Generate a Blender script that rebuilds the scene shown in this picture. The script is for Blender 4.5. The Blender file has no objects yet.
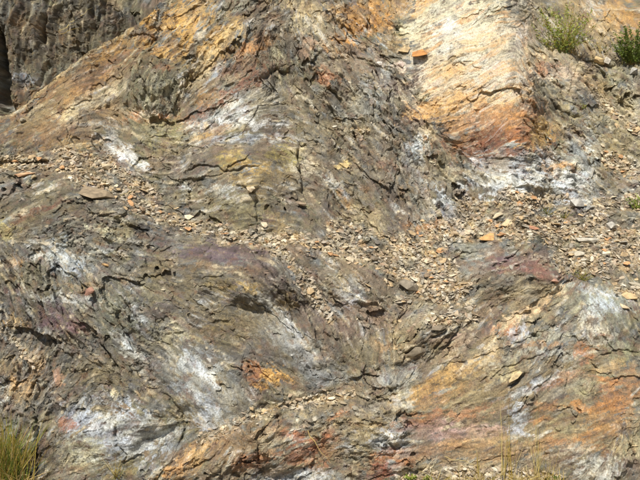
import bpy, bmesh, math, random
import numpy as np
from mathutils import Vector, Matrix, noise as mnoise

random.seed(7)
RNG = np.random.default_rng(11)
f32 = np.float32
SC = bpy.context.scene
COL = SC.collection

# ------------------------------------------------------------------ camera
CAM = np.array([0.0, -6.3, 1.55])
PITCH = math.radians(3.4)
FPX = 775.0                                   # focal length in pixels of a 640-wide picture
cam_data = bpy.data.cameras.new("camera")
cam_data.sensor_width = 36.0
cam_data.lens = 36.0 * FPX / 640.0
cam_data.clip_end = 2000.0
cam = bpy.data.objects.new("camera", cam_data)
COL.objects.link(cam)
cam.location = CAM
cam.rotation_euler = (math.pi / 2 + PITCH, 0, 0)
SC.camera = cam

# ------------------------------------------------------------------ sky and sun
SUN_EL, SUN_AZ = 51.0, -19.0                  # azimuth: degrees left of the viewing axis, behind the camera
world = bpy.data.worlds.new("World")
SC.world = world
world.use_nodes = True
wn = world.node_tree.nodes
wl = world.node_tree.links
wn.clear()
w_out = wn.new("ShaderNodeOutputWorld")
w_bg = wn.new("ShaderNodeBackground")
w_sky = wn.new("ShaderNodeTexSky")
w_sky.sky_type = 'NISHITA'
w_sky.sun_disc = False
w_sky.sun_elevation = math.radians(SUN_EL)
w_bg.inputs[1].default_value = 0.062
wl.new(w_sky.outputs[0], w_bg.inputs[0])
wl.new(w_bg.outputs[0], w_out.inputs[0])
sun_data = bpy.data.lights.new("sun", 'SUN')
sun_data.energy = 4.6
sun_data.angle = math.radians(0.53)
sun_data.color = (1.0, 0.95, 0.86)
sun = bpy.data.objects.new("sun", sun_data)
COL.objects.link(sun)
sd = Vector((math.sin(math.radians(SUN_AZ)) * math.cos(math.radians(SUN_EL)),
             -math.cos(math.radians(SUN_AZ)) * math.cos(math.radians(SUN_EL)),
             math.sin(math.radians(SUN_EL))))
sun.rotation_euler = sd.to_track_quat('Z', 'Y').to_euler()
sun.location = (-6, -8, 12)
w_sky.sun_rotation = math.atan2(sd.x, sd.y)

SC.view_settings.view_transform = 'Standard'
SC.view_settings.look = 'None'
SC.view_settings.exposure = 0.52
SC.view_settings.gamma = 1.0
SC.view_settings.use_curve_mapping = False

# ------------------------------------------------------------------ numeric helpers
def project(X, Y, Z):
    dx = X - CAM[0]; dy = Y - CAM[1]; dz = Z - CAM[2]
    c, s = math.cos(PITCH), math.sin(PITCH)
    d = dy * c + dz * s
    up = -dy * s + dz * c
    return 320 + FPX * dx / d, 240 - FPX * up / d

def sstep(a, b, x):
    t = np.clip((x - a) / (b - a), 0, 1)
    return t * t * (3 - 2 * t)

def hash2(ix, iy, seed):
    h = (ix.astype(np.int64) * 374761393 + iy.astype(np.int64) * 668265263 + seed * 974634777) & 0xffffffff
    h = ((h ^ (h >> 13)) * 1274126177) & 0xffffffff
    h = ((h ^ (h >> 16)) * 2246822519) & 0xffffffff
    return ((h ^ (h >> 15)) & 0xffffff).astype(f32) / f32(0xffffff)

def perlin(x, y, seed=0):
    xi = np.floor(x); yi = np.floor(y)
    xf = (x - xi).astype(f32); yf = (y - yi).astype(f32)
    xi = xi.astype(np.int64); yi = yi.astype(np.int64)
    u = xf * xf * xf * (xf * (xf * 6 - 15) + 10); v = yf * yf * yf * (yf * (yf * 6 - 15) + 10)
    def g(ox, oy):
        a = hash2(xi + ox, yi + oy, seed) * f32(2 * math.pi)
        return np.cos(a) * (xf - ox) + np.sin(a) * (yf - oy)
    a = g(0, 0); a += (g(1, 0) - a) * u
    b = g(0, 1); b += (g(1, 1) - b) * u
    return (a + (b - a) * v) * f32(1.5)

def fbm(x, y, octv=4, seed=0, gain=0.5):
    r = 0; a = 1.0; t = 0
    for o in range(octv):
        r = r + a * perlin(x * 2 ** o + 17.3 * o, y * 2 ** o - 9.1 * o, seed + o * 31)
        t += a; a *= gain
    return r / t * 1.4

def blur(img, s):
    ny, nx = img.shape
    p = int(3 * s) + 1
    e = np.pad(img, p, mode='edge')
    fy = np.fft.fftfreq(e.shape[0])[:, None]; fx = np.fft.rfftfreq(e.shape[1])[None]
    g = np.exp(-2 * (math.pi * s) ** 2 * (fy * fy + fx * fx))
    return np.fft.irfft2(np.fft.rfft2(e) * g, s=e.shape)[p:p + ny, p:p + nx].astype(f32)

def srgb(r, g, b):
    return tuple(((c / 255 + 0.055) / 1.055) ** 2.4 if c > 10 else c / 255 / 12.92 for c in (r, g, b))

def seg_dist(U, V, pts):
    """distance to a polyline and which side (positive: right-hand side seen along it)"""
    best = np.full(U.shape, 1e9, f32); side = np.zeros(U.shape, f32); par = np.zeros(U.shape, f32)
    n = len(pts) - 1
    for i in range(n):
        (ax, ay), (bx, by) = pts[i][:2], pts[i + 1][:2]
        ex, ey = bx - ax, by - ay
        L2 = ex * ex + ey * ey + 1e-6
        t = np.clip(((U - ax) * ex + (V - ay) * ey) / L2, 0, 1)
        dx = U - ax - t * ex; dy = V - ay - t * ey
        d = np.sqrt(dx * dx + dy * dy)
        m = d < best
        best = np.where(m, d, best)
        side = np.where(m, np.sign(ex * dy - ey * dx), side)
        par = np.where(m, (i + t) / n, par)
    return best, side, par

# ------------------------------------------------------------------ the grid of the rock face
def axis(lo, hi, n, outer, k):
    core = np.linspace(lo, hi, n)
    st = core[1] - core[0]
    g = st * np.cumsum(1.12 ** np.arange(1, k + 1))
    g = g / g[-1] * outer
    return np.concatenate([lo - g[::-1], core, hi + g])
A = axis(-2.95, 2.95, 1090, 9.0, 44)
Zc = np.linspace(-0.25, 5.15, 850)
Zg = np.cumsum(1.12 ** np.arange(1, 41)); Zg = Zg / Zg[-1] * 4.0
ZA = np.concatenate([Zc, Zc[-1] + Zg])
NX, NZ = len(A), len(ZA)
Z = np.repeat(ZA[:, None], NX, 1).astype(f32)
X = (A[None, :] * (1 + 0.066 * np.clip(ZA, 0, 5.2)[:, None])).astype(f32)
DZ = np.gradient(ZA)[:, None].astype(f32)

# slope (metres back for each metre up) over the face, given where things are on the face
# (u, v are the places of the features on the face, measured in 1/640 of the width that the photograph covers)
SL = [(0,40,.12),(60,30,.1),(110,10,.12),(30,90,.15),(100,90,.5),(60,130,.55),(160,90,.3),(190,30,.42),(230,60,.4),(280,40,.35),
      (340,40,.45),(400,40,.5),(370,110,.4),(420,150,.4),(340,170,.42),(470,60,.28),(480,120,.25),(560,30,.7),(560,90,.55),(620,60,.8),
      (620,130,.75),(520,175,.45),(580,170,.6),(240,150,.4),(240,190,.3),(170,180,.55),(100,180,1.15),(40,165,1.0),(160,215,1.15),
      (220,235,1.15),(290,240,1.1),(350,255,1.05),(410,280,.95),(440,250,.95),(500,225,1.1),(560,235,1.15),(620,250,1.15),(600,290,1.0),
      (520,280,.5),(60,240,.55),(120,260,.6),(200,265,.55),(60,320,.35),(140,340,.32),(220,320,.35),(300,300,.3),(320,360,.35),
      (370,320,.5),(440,330,.6),(30,400,.25),(100,420,.2),(180,400,.3),(240,380,.3),(200,450,.4),(300,430,.45),(380,410,.4),(450,400,.33),
      (450,440,.3),(540,320,.45),(600,320,.45),(520,390,.3),(600,420,.28),(300,480,.3),(100,480,.25),(560,470,.3),(0,300,.4),(640,400,.3)]
SLa = np.array(SL, f32)
def idw(U, V, P, val, power=3.0, eps=60.0):
    num = 0; den = 0
    for (px, py), w in zip(P, val):
        k = 1.0 / (((U - px) ** 2 + (V - py) ** 2) + eps) ** (power / 2)
        num = num + k * w; den = den + k
    return num / den
st = 6
Xs, Zs = X[::st, ::st], Z[::st, ::st]
Ys = Zs * 0.45
for it in range(4):
    Us, Vs = project(Xs, np.maximum(Ys, -3), Zs)
    Us = np.clip(Us, -60, 700); Vs = np.clip(Vs, -60, 540)
    s = idw(Us, Vs, SLa[:, :2], SLa[:, 2])
    dz = np.gradient(Zs, axis=0)
    Yn = np.cumsum(s * dz, axis=0)
    i0 = np.argmin(np.abs(Zs[:, 0]))
    Yn = Yn - Yn[i0:i0 + 1]
    Ys = 0.3 * Ys + 0.7 * Yn
ii = np.arange(NZ) / st; jj = np.arange(NX) / st
def upsample(G):
    i = np.clip(ii, 0, G.shape[0] - 1.001); j = np.clip(jj, 0, G.shape[1] - 1.001)
    a = i.astype(int); b = j.astype(int); fa = (i - a)[:, None]; fb = (j - b)[None]
    return ((G[a][:, b] * (1 - fa) + G[a + 1][:, b] * fa) * (1 - fb) + (G[a][:, b + 1] * (1 - fa) + G[a + 1][:, b + 1] * fa) * fb).astype(f32)
Y0 = upsample(blur(Ys.astype(f32), 2.0))
U, V = project(X, Y0, Z)
U = U.astype(f32); V = V.astype(f32)
PX = f32(0.0091)                              # metres on the face for one unit of u, v

# ------------------------------------------------------------------ how the layers run
DIR = [(60,90,35),(110,60,32),(30,50,85),(100,20,72),(170,40,42),(220,60,40),(255,20,60),(285,50,108),(230,110,32),(330,30,120),(350,80,132),
       (400,110,126),(400,180,112),(440,210,128),(340,200,136),(470,60,26),(490,110,32),(440,90,20),(480,20,30),(560,100,142),(600,120,142),(540,60,122),(620,40,120),
       (240,150,4),(290,175,150),(240,190,20),(100,190,172),(60,215,22),(30,200,22),(150,240,174),(80,280,132),(40,280,118),(120,320,136),
       (220,258,176),(220,310,160),(290,290,132),(305,340,128),(210,390,140),(235,420,138),(150,400,145),(110,430,8),(60,400,50),(30,380,60),
       (180,460,34),(220,450,40),(270,440,22),(330,420,10),(380,420,170),(370,300,150),(420,340,32),(380,345,100),(450,390,28),(450,430,8),
       (440,345,34),(520,330,42),(560,290,40),(610,310,118),(540,380,32),(600,400,5),(580,430,20),(625,460,85),(510,270,20),(545,275,160),
       (130,140,150),(60,130,30),(200,180,10),(160,90,75)]
D = np.array(DIR, f32)
th = np.radians(D[:, 2])
Uc = np.clip(U, -60, 700); Vc = np.clip(V, -60, 540)
wu = Uc + 9 * perlin(U / 45, V / 45, 5); wv = Vc + 9 * perlin(U / 45, V / 45, 6)
wus, wvs = wu[::4, ::4], wv[::4, ::4]
c2 = idw(wus, wvs, D[:, :2], np.cos(2 * th), 3.2, 40); s2 = idw(wus, wvs, D[:, :2], np.sin(2 * th), 3.2, 40)
st = 4; ii = np.arange(NZ) / st; jj = np.arange(NX) / st
ANG = 0.5 * np.arctan2(upsample(s2.astype(f32)), upsample(c2.astype(f32)))
crump = .3 + .5 * sstep(-.3, .4, fbm(U / 70, V / 70, 2, 79) + .15)
ANG = ANG + crump * (0.42 * perlin(U / 34, V / 34, 77) + 0.42 * perlin(U / 12, V / 12, 78) + .2 * perlin(U / 6, V / 6, 80))
FX = np.cos(ANG).astype(f32); FZ = np.sin(ANG).astype(f32)     # along x and up
GX = FX; GZ = FZ * f32(1.1)

def sample(img, gy, gx):
    gy = np.clip(gy, 0, NZ - 1.001); gx = np.clip(gx, 0, NX - 1.001)
    a = gy.astype(np.int32); b = gx.astype(np.int32)
    fa = gy - a; fb = gx - b
    k = a * NX + b
    fl = img.ravel()
    return (fl[k] * (1 - fb) + fl[k + 1] * fb) * (1 - fa) + (fl[k + NX] * (1 - fb) + fl[k + NX + 1] * fb) * fa
JJ, II = np.meshgrid(np.arange(NX, dtype=f32), np.arange(NZ, dtype=f32))
def lic(sig, length, stepsz, seed):
    n = np.random.default_rng(seed).standard_normal((NZ, NX)).astype(f32)
    n = blur(n, sig)
    acc = n.copy(); tot = 1.0
    ns = int(length / stepsz)
    for sg in (1, -1):
        gy, gx = II.copy(), JJ.copy()
        for k in range(ns):
            iy = np.clip(gy + .5, 0, NZ - 1).astype(np.int32); ix = np.clip(gx + .5, 0, NX - 1).astype(np.int32)
            kk = iy * NX + ix
            gx = gx + sg * stepsz * GX.ravel()[kk]; gy = gy + sg * stepsz * GZ.ravel()[kk]
            w = 0.5 + 0.5 * math.cos(math.pi * (k + 1) / (ns + 1))
            acc += w * sample(n, gy, gx); tot += w
    acc /= tot
    return acc / acc.std()
L1 = lic(0.9, 13, 1.6, 1)
L2 = lic(1.9, 26, 2.6, 2)
L3 = lic(5.0, 62, 6.0, 3)

# ------------------------------------------------------------------ broken blocks: cells stretched along the layers
def facets(size, aniso, seed, warp=0.16):
    """returns per-vertex random (3 numbers), local coords along/across the layers and distance gap to next cell"""
    x = U / size; y = V / size
    x = x + warp * perlin(x * 1.3, y * 1.3, seed + 3) + 0.06 * perlin(x * 4, y * 4, seed + 5)
    y = y + warp * perlin(x * 1.3 + 40, y * 1.3, seed + 4) + 0.06 * perlin(x * 4 + 40, y * 4, seed + 6)
    xi = np.floor(x).astype(np.int64); yi = np.floor(y).astype(np.int64)
    b1 = np.full(x.shape, 1e9, f32); b2 = np.full(x.shape, 1e9, f32)
    bi = np.zeros(x.shape, np.int64); bj = np.zeros(x.shape, np.int64)
    la = np.zeros(x.shape, f32); lb = np.zeros(x.shape, f32)
    R = 2 if aniso > 1.5 else 1
    for oy in range(-R, R + 1):
        for ox in range(-R, R + 1):
            cx, cy = xi + ox, yi + oy
            px = cx + hash2(cx, cy, seed); py = cy + hash2(cx, cy, seed + 1)
            dx = (x - px).astype(f32); dy = (y - py).astype(f32)
            al = dx * FX - dy * FZ; ac = dx * FZ + dy * FX
            d = np.abs(al) * 0.6 / aniso + np.abs(ac) * 0.6 * aniso ** 0.5 + 0.4 * np.sqrt((al / aniso) ** 2 + ac * ac * aniso)
            d = d * (0.75 + 0.5 * hash2(cx, cy, seed + 2))
            m = d < b1
            b2 = np.where(m, b1, np.minimum(b2, d))
            b1 = np.where(m, d, b1)
            bi = np.where(m, cx, bi); bj = np.where(m, cy, bj)
            la = np.where(m, al, la); lb = np.where(m, ac, lb)
    r = [hash2(bi, bj, seed + 10 + q) for q in range(3)]
    return r, la * size, lb * size, (b2 - b1) * size
F1 = facets(46, 2.0, 100)
F2 = facets(21, 1.9, 200)
F3 = facets(9.5, 1.8, 300)
F4 = facets(4.6, 1.5, 400)
F5 = facets(3.3, 1.45, 500)                    # rubble grains

def facet_h(F, off, tilt, groove, gw):
    r, a, b, gap = F
    h = off * (r[0] * 2 - 1) + tilt * PX * ((r[1] * 2 - 1) * a * 0.6 + (r[2] * 2 - 1) * b)
    return h - groove * np.exp(-(gap / gw) ** 2)

# ------------------------------------------------------------------ rubble cover
n_r = fbm(U / 30, V / 30, 4, 900)
n_r2 = fbm(U / 8, V / 8, 3, 901)
BANDS = [([(-40,163),(20,163),(60,166),(105,186),(150,212),(200,230),(245,237),(300,238),(345,252)], 13),
         ([(60,152),(110,165),(150,190)], 12), ([(262,236),(290,262),(312,292),(330,318)], 9),
         ([(330,245),(370,258),(410,278),(450,298)], 24), ([(400,245),(435,258),(455,285)], 24), ([(395,300),(430,320),(470,318)], 10),
         ([(470,215),(500,228),(540,222),(600,235),(690,240)], 26), ([(560,262),(600,258),(690,262)], 26), ([(500,200),(590,205),(690,200)], 16),
         ([(440,235),(480,215)], 22), ([(590,95),(640,130),(690,160)], 9), ([(605,160),(640,175),(690,190)], 11), ([(620,290),(690,300)], 10),
         ([(270,410),(310,400),(350,395)], 7), ([(200,440),(240,420),(262,412)], 6), ([(0,330),(18,345),(35,365)], 8), ([(330,225),(380,235)],8),
         ([(400,478),(480,472),(560,478)], 9), ([(355,120),(365,140)], 3), ([(335,128),(370,130)], 4)]
RUB = np.zeros(U.shape, f32)
for pts, w in BANDS:
    d, _, _ = seg_dist(U, V, pts)
    RUB = np.maximum(RUB, sstep(1.1, 0.5, d / (w * .66) + 0.85 * n_r + .55 * n_r2))
for bu, bv, ru, rv, an in [(357,277,40,17,-22),(408,312,22,12,10),(512,273,46,17,-2),(470,266,12,9,0),(575,204,22,8,0),(600,190,16,7,0),(545,212,10,5,0),(345,285,22,14,0),(622,222,12,7,-20)]:
    c, s = math.cos(math.radians(an)), math.sin(math.radians(an))
    dx = U - bu; dy = V - bv
    q = ((dx * c - dy * s) / ru) ** 2 + ((dx * s + dy * c) / rv) ** 2
    RUB *= sstep(.75, 1.25, np.sqrt(q) + .3 * n_r + .3 * n_r2)
rub_s = blur(RUB, 4)

# how shattered the bedrock is (0 smooth ... 1 very broken)
ROUGH = [(60,100,.35),(100,70,.4),(40,40,.8),(160,85,.9),(210,50,.7),(280,40,.8),(340,60,.9),(370,110,.9),(400,150,1),(440,200,1),(480,60,.12),(490,120,.35),(450,30,.15),
         (560,90,.8),(620,120,1),(540,180,.9),(240,160,.2),(250,190,.22),(180,190,.7),(40,215,.5),(100,240,.9),(200,260,.35),(250,270,.5),(300,300,.7),
         (220,310,.4),(60,290,.75),(130,330,.7),(50,340,.7),(40,400,.9),(100,430,.2),(130,440,.2),(110,380,.7),(200,390,.2),(230,420,.12),(290,350,.15),(330,370,.4),(180,455,.7),
         (270,440,.7),(340,400,.9),(380,430,.7),(370,320,.7),(430,340,.7),(450,400,.1),(450,440,.12),(490,420,.1),(540,320,.45),(600,310,.35),(560,400,.15),(600,430,.2),(600,380,.2),(530,440,.12),(510,280,.6),(270,385,.5)]
Rg = np.array(ROUGH, f32)
RO = upsample(idw(U[::4, ::4], V[::4, ::4], Rg[:, :2], Rg[:, 2], 3.0, 80).astype(f32))
RO = np.clip(RO + 0.35 * fbm(U / 40, V / 40, 3, 950), 0.06, 1.25)

# ------------------------------------------------------------------ bulges, ledges, cracks
H = np.zeros(U.shape, f32)                    # metres out of the face
BULGE = [(150,85,42,34,20,.10),(215,45,26,34,40,.05),(270,40,34,34,0,.08),(470,80,60,80,20,.16),(250,180,58,40,0,.12),(60,240,80,32,10,.06),(240,275,70,26,-12,.13),
         (110,300,70,50,0,.05),(215,390,50,36,-40,.10),(300,345,40,26,-40,.06),(115,430,50,30,0,.05),(250,450,90,30,15,.10),(380,420,45,40,0,.08),
         (360,280,44,26,-20,.07),(520,280,55,24,-8,.10),(520,360,80,50,25,.08),(600,315,38,26,-20,.08),(470,420,70,50,0,.03),(600,430,50,60,0,.05),
         (330,60,50,40,-45,.05),(400,130,55,40,-45,.05),(350,190,50,40,-45,.03),(560,95,40,35,-30,.07),(530,180,60,20,0,.05),(90,100,70,32,32,.06),(420,335,60,18,25,.05),
         (40,210,50,22,10,.06),(40,290,26,34,0,.05),(420,90,16,60,-30,-.05),(330,205,40,16,-40,-.04),(190,85,10,30,10,-.08),(155,440,40,12,35,-.06),(300,405,40,9,15,-.04),
         (270,382,20,20,0,-.04),(345,375,30,18,0,-.05),(20,160,40,12,0,-.05),(10,440,36,60,0,-.06)]
wu = U + 7 * fbm(U / 28, V / 28, 3, 21); wv = V + 7 * fbm(U / 28, V / 28, 3, 22)
for bu, bv, ru, rv, an, amp in BULGE:
    amp *= 1.55
    c, s = math.cos(math.radians(an)), math.sin(math.radians(an))
    dx = wu - bu; dy = wv - bv
    p = (dx * c - dy * s) / ru; q = (dx * s + dy * c) / rv
    H += amp * np.clip(1 - (p * p + q * q) / 1.6, 0, 1) ** 1.5 if amp > 0 else amp * np.exp(-(p * p + q * q))

# ledges and cracks: the side named first stands proud of the polyline and dies away behind it
# (points, proud side: +1 right of travel / -1 left, height m, decay, groove m, groove width)
wu = U + 2.2 * fbm(U / 9, V / 9, 3, 31); wv = V + 2.2 * fbm(U / 9, V / 9, 3, 32)
LEDGE = [
 ([(140,40),(139,58),(141,75),(150,96),(152,104)],-1,.03,10,.09,2.6), ([(150,52),(152,72)],-1,.02,8,.06,2.0), ([(128,38),(142,34),(158,40)],-1,.03,14,.03,1.6),
 ([(226,16),(223,28),(209,41),(197,56),(195,68),(189,80),(178,96)],-1,.10,26,.07,2.4), ([(206,30),(214,20),(226,16)],1,.02,10,.04,1.5),
 ([(246,52),(236,60),(224,68)],-1,.05,18,.05,1.8), ([(262,80),(275,70),(290,74)],-1,.05,16,.10,3.6), ([(296,30),(300,46),(296,62)],1,.02,10,.07,3.0),
 ([(302,40),(306,56)],1,.02,10,.05,2.0), ([(325,90),(336,94),(345,104)],-1,.05,16,.08,3.0), ([(345,52),(372,64),(384,68)],-1,.03,16,.03,1.6),
 ([(380,62),(408,92),(432,112)],-1,.03,20,.03,2.0), ([(524,8),(528,22),(522,40),(526,66),(527,100),(534,120)],-1,.07,40,.01,1.5),
 ([(526,48),(540,54),(548,78)],-1,.03,14,.03,1.6), ([(581,56),(570,84),(567,100)],-1,.04,18,.06,2.0), ([(566,48),(586,60),(600,66),(616,68)],-1,.05,20,.08,2.6),
 ([(300,148),(250,146),(200,146),(184,150)],-1,.07,30,.0,1.5), ([(298,146),(299,170),(304,194)],1,.08,34,.05,2.4), ([(185,172),(205,166),(230,174),(262,168)],-1,.03,14,.03,1.6),
 ([(257,198),(258,236)],1,.02,14,.05,1.5), ([(268,198),(276,214),(284,224)],1,.03,14,.05,2.2), ([(240,188),(250,192),(256,196)],-1,.03,10,.06,2.4),
 ([(-20,160),(20,161),(48,159)],-1,.06,26,.10,3.0), ([(-10,172),(14,176),(22,190)],-1,.03,14,.06,2.4),
 ([(258,258),(276,276),(296,296),(312,320),(322,350)],1,.11,40,.03,2.4), ([(262,272),(278,290)],1,.03,8,.04,2.0), ([(285,292),(292,312),(296,326)],1,.03,8,.05,1.8),
 ([(212,246),(214,262)],1,.01,12,.03,1.2), ([(118,424),(117,434),(120,446),(126,456),(124,464)],1,.02,12,.08,1.8), ([(124,464),(132,460),(140,454)],-1,.02,12,.05,1.6),
 ([(82,420),(84,432)],-1,.03,16,.05,1.6), ([(160,392),(170,398),(182,418),(185,430),(178,446)],1,.06,20,.06,2.4), ([(48,366),(50,382)],1,.03,12,.09,2.2),
 ([(74,392),(78,402)],1,.02,10,.06,1.5), ([(243,358),(242,372)],1,.04,14,.05,2.0), ([(243,362),(258,368),(268,378)],-1,.03,12,.02,1.5), ([(350,380),(366,376),(380,376)],-1,.05,18,.05,1.8),
 ([(388,388),(396,394)],-1,.03,12,.08,3.0), ([(404,342),(420,330),(440,324),(446,326)],1,.04,12,.06,2.0), ([(398,356),(414,350),(426,346)],1,.04,14,.07,2.2),
 ([(430,338),(452,326)],-1,.04,12,.06,2.0), ([(506,384),(514,378),(522,371)],-1,.03,14,.09,2.2), ([(400,398),(440,374),(480,352)],1,.03,26,.02,1.6),
 ([(250,432),(264,420),(282,414)],1,.04,20,.05,1.8), ([(234,470),(240,478)],1,.03,14,.08,3.0), ([(385,436),(396,448),(402,446)],-1,.03,10,.06,2.0),
 ([(20,262),(32,272),(34,290)],1,.02,10,.06,2.0), ([(56,280),(60,290)],-1,.02,10,.06,1.6), ([(32,308),(36,316)],1,.02,10,.08,2.6), ([(102,340),(108,352),(120,372)],-1,.03,12,.05,1.8),
 ([(112,302),(122,322),(136,346)],-1,.03,10,.05,1.6), ([(124,296),(134,314)],-1,.03,10,.05,1.6), ([(46,232),(50,240)],-1,.02,10,.06,2.0), ([(76,246),(80,252)],-1,.02,10,.06,2.0),
 ([(60,232),(58,246)],-1,.02,10,.05,1.6), ([(462,112),(480,146),(488,160)],1,.03,26,.0,1.5), ([(486,158),(520,162),(552,156)],-1,.04,26,.0,1.5), ([(382,278),(390,268),(386,290)],1,.03,14,.05,2.0),
 ([(560,330),(556,350),(566,372),(562,396)],1,.02,18,.03,1.8), ([(596,356),(620,350),(640,352)],-1,.02,18,.03,1.5), ([(432,366),(470,360),(520,338),(560,322)],-1,.02,24,.02,1.5),
 ([(476,382),(500,366),(540,352)],-1,.02,18,.02,1.5), ([(620,460),(628,440),(640,430)],1,.05,20,.04,2.0), ([(640,330),(634,350),(637,362)],-1,.05,20,.05,2.0),
 ([(0,378),(14,384),(26,380)],-1,.03,14,.05,1.8), ([(34,404),(36,440),(33,480)],1,.07,26,.06,2.6), ([(160,470),(190,452),(225,432)],1,.03,14,.03,1.5), ([(170,478),(205,460),(240,440)],1,.03,14,.03,1.5),
 ([(610,90),(626,106),(640,112)],-1,.03,14,.05,1.8), ([(545,100),(560,112),(580,118)],-1,.03,14,.05,1.8), ([(570,205),(582,212),(596,208)],-1,.03,12,.06,1.6),
 ([(100,215),(124,222),(140,232)],-1,.02,14,.02,1.5), ([(180,180),(206,180)],-1,.03,12,.05,2.0), ([(326,84),(310,100)],-1,.02,14,.02,1.5),
]
for pts, side, hh, dec, gr, gw in LEDGE:
    us = [p[0] for p in pts]; vs = [p[1] for p in pts]
    m = (U > min(us) - 3 * dec) & (U < max(us) + 3 * dec) & (V > min(vs) - 3 * dec) & (V < max(vs) + 3 * dec)
    d, sg, par = seg_dist(wu[m], wv[m], pts)
    endf = sstep(0, .12, par) * sstep(1, .88, par)
    # the proud side dies away from the ends too
    prof = np.where(sg * side > 0, np.exp(-d / dec) * sstep(0, 1.2, d), 0)
    H[m] += ((.95 if pts[0][0] < 330 and 130 < pts[0][1] < 330 else .75) * hh * prof - .38 * gr * np.exp(-(d / (.8 * gw)) ** 2)) * (0.25 + 0.75 * endf)

# the deep gap at the upper left: the shaded wall stands well behind the crest of the ridge slab
d, sg, par = seg_dist(wu, wv, [(-400,170),(-60,124),(0,116),(16,111),(50,82),(90,51),(110,40),(131,30),(150,14),(166,-2),(230,-70),(300,-200)])
sdist = d * sg                                # negative: above-left of the crest
back = sstep(0.3, -2.0, sdist)
H -= back * (0.22 + 0.0091 * 0.95 * np.clip(U, 0, 260) + 0.1 * sstep(-4, -60, sdist))
ridge_lip = np.exp(-(np.maximum(sdist, 0) / 9)) * (sdist > 0)
H += 0.02 * ridge_lip
wallm = back
ribs = 0.022 * perlin(U / 3.4 + perlin(U / 20, V / 30, 45), V / 26, 46) + 0.07 * perlin(U / 17 + 2 * perlin(U / 60, V / 80, 41), V / 95, 42) + 0.05 * perlin(U / 7 + perlin(U / 30, V / 30, 43), V / 50, 44)
H += wallm * ribs + wallm * 1.1 * sstep(-14, -36, U)  # last term: unseen buttress left of view, added to shade the wall
d, sg, par = seg_dist(wu, wv, [(-20,20),(-13,60),(-10,90),(-3,114)])
H -= wallm * 0.35 * np.exp(-(d / 7) ** 2)
for pts, gr, gw in [([(26,0),(24,24)], .12, 3), ([(52,20),(56,70)], .06, 3), ([(68,0),(64,34)], .1, 5), ([(110,4),(106,34)], .08, 5), ([(30,50),(24,74)], .06, 2)]:
    d, sg, par = seg_dist(wu, wv, pts); H -= wallm * gr * np.exp(-(d / gw) ** 2)

# medium and small relief
rock = (1 - 0.85 * rub_s) * (1 - .2 * wallm)
H += rock * (0.05 * fbm(U / 70, V / 70, 3, 51) + 0.012 * fbm(U / 22, V / 22, 3, 52))
terr = L3 * 1.6; tr = np.floor(terr) + sstep(0.72, 1.0, terr - np.floor(terr))
H += rock * RO * 0.0032 * tr + rock * 0.002 * L3
terr = L2 * 1.5 + 0.3; tr2 = np.floor(terr) + sstep(0.75, 1.0, terr - np.floor(terr))
H += rock * RO * 0.0052 * tr2
brk = sstep(-.15, .35, fbm(U / 26, V / 26, 3, 61) + 0.5 * (RO - .55))
H += rock * (0.2 + .8 * RO) * facet_h(F1, .008, .17, .0, 1.2)
H += rock * brk * RO * facet_h(F2, .009, .34, .004, .8)
brk3 = sstep(-.2, .25, fbm(U / 15, V / 15, 3, 62) + 0.5 * (RO - .5))
HN = rock * brk3 * RO * (facet_h(F3, .0078, .52, .004, .6) - .016 * (F3[0][1] < .06) + .010 * (F3[0][1] > .95))
brk4 = sstep(-.2, .2, fbm(U / 9, V / 9, 2, 63) + 0.5 * (RO - .5))
HN += rock * brk4 * RO * (facet_h(F4, .0042, .62, .002, .5) - .012 * (F4[0][1] < .07))
HN += rock * brk4 * RO * facet_h(F5, .0016, .5, .0008, .4)
HN += rock * (0.0013 * L1 + 0.0012 * fbm(U / 3, V / 3, 2, 64))
HN += rub_s * (facet_h(F5, .011, .55, .008, .8) + facet_h(F4, .005, .5, .003, .6) + .02 * fbm(U / 18, V / 18, 3, 66))

edge = sstep(620, 520, np.abs(U - 320))        # keep the far flanks calm
H = np.clip(H, -2.8, .4) * (0.4 + 0.6 * edge)
Y = (Y0 - H - 0.8 * HN).astype(f32)
ZZ = (Z + 0.5 * HN).astype(f32)
del JJ, II

# ------------------------------------------------------------------ the rock's own colours (minerals, stains) and painted sheen
OL=(128,117,86); BG=(124,106,86); GR=(142,139,130); LG=(178,177,172); WH=(208,208,210); BW=(188,196,208); OC=(198,150,80); OR=(206,140,52)
RU=(164,98,50); RD=(130,78,58); PU=(110,88,94); TA=(184,158,116); CR=(212,199,174); DK=(84,76,54); YO=(164,142,76); PK=(190,150,128); MG=(112,108,98)
def lin(c): return np.array(srgb(*c), f32)
cn1 = fbm(U / 55, V / 55, 4, 701); cn2 = fbm(U / 30, V / 30, 4, 702); cn3 = fbm(U / 16, V / 16, 3, 703)
C = np.empty(U.shape + (3,), f32)
def mix(col, m):
    m = np.clip(m, 0, 1)[..., None]
    C[...] = C * (1 - m) + lin(col) * m
C[...] = lin((118, 110, 92))
mix((112,108,82), sstep(-.05, .35, cn1)); mix((114,98,86), sstep(-.0, .4, -cn2)); mix((104,104,100), sstep(.05, .4, cn3 + .3 * L3 * .3))
mix((160,144,112), .5 * sstep(.6, 1.6, L2 * .7 + cn2)); mix((134,136,134), .7 * sstep(.5, 1.5, .6 * L3 - cn1)); mix((122,98,76), .6 * sstep(.1, .5, -cn3 + .2 * cn1))
wu = U + 6 * fbm(U / 18, V / 18, 3, 711); wv = V + 6 * fbm(U / 18, V / 18, 3, 712)
streak = 0.28 * L2 + 0.18 * L1 + 0.25 * L3
grain = fbm(U / 7, V / 7, 3, 713)
fine = fbm(U / 2.6, V / 2.6, 3, 714)
cellj = .45 * (F3[0][2] - .5) * (.3 + .7 * brk3) + .4 * (F4[0][0] - .5) + .25 * (F5[0][0] - .5) + .3 * fine + .12 * L1
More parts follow.
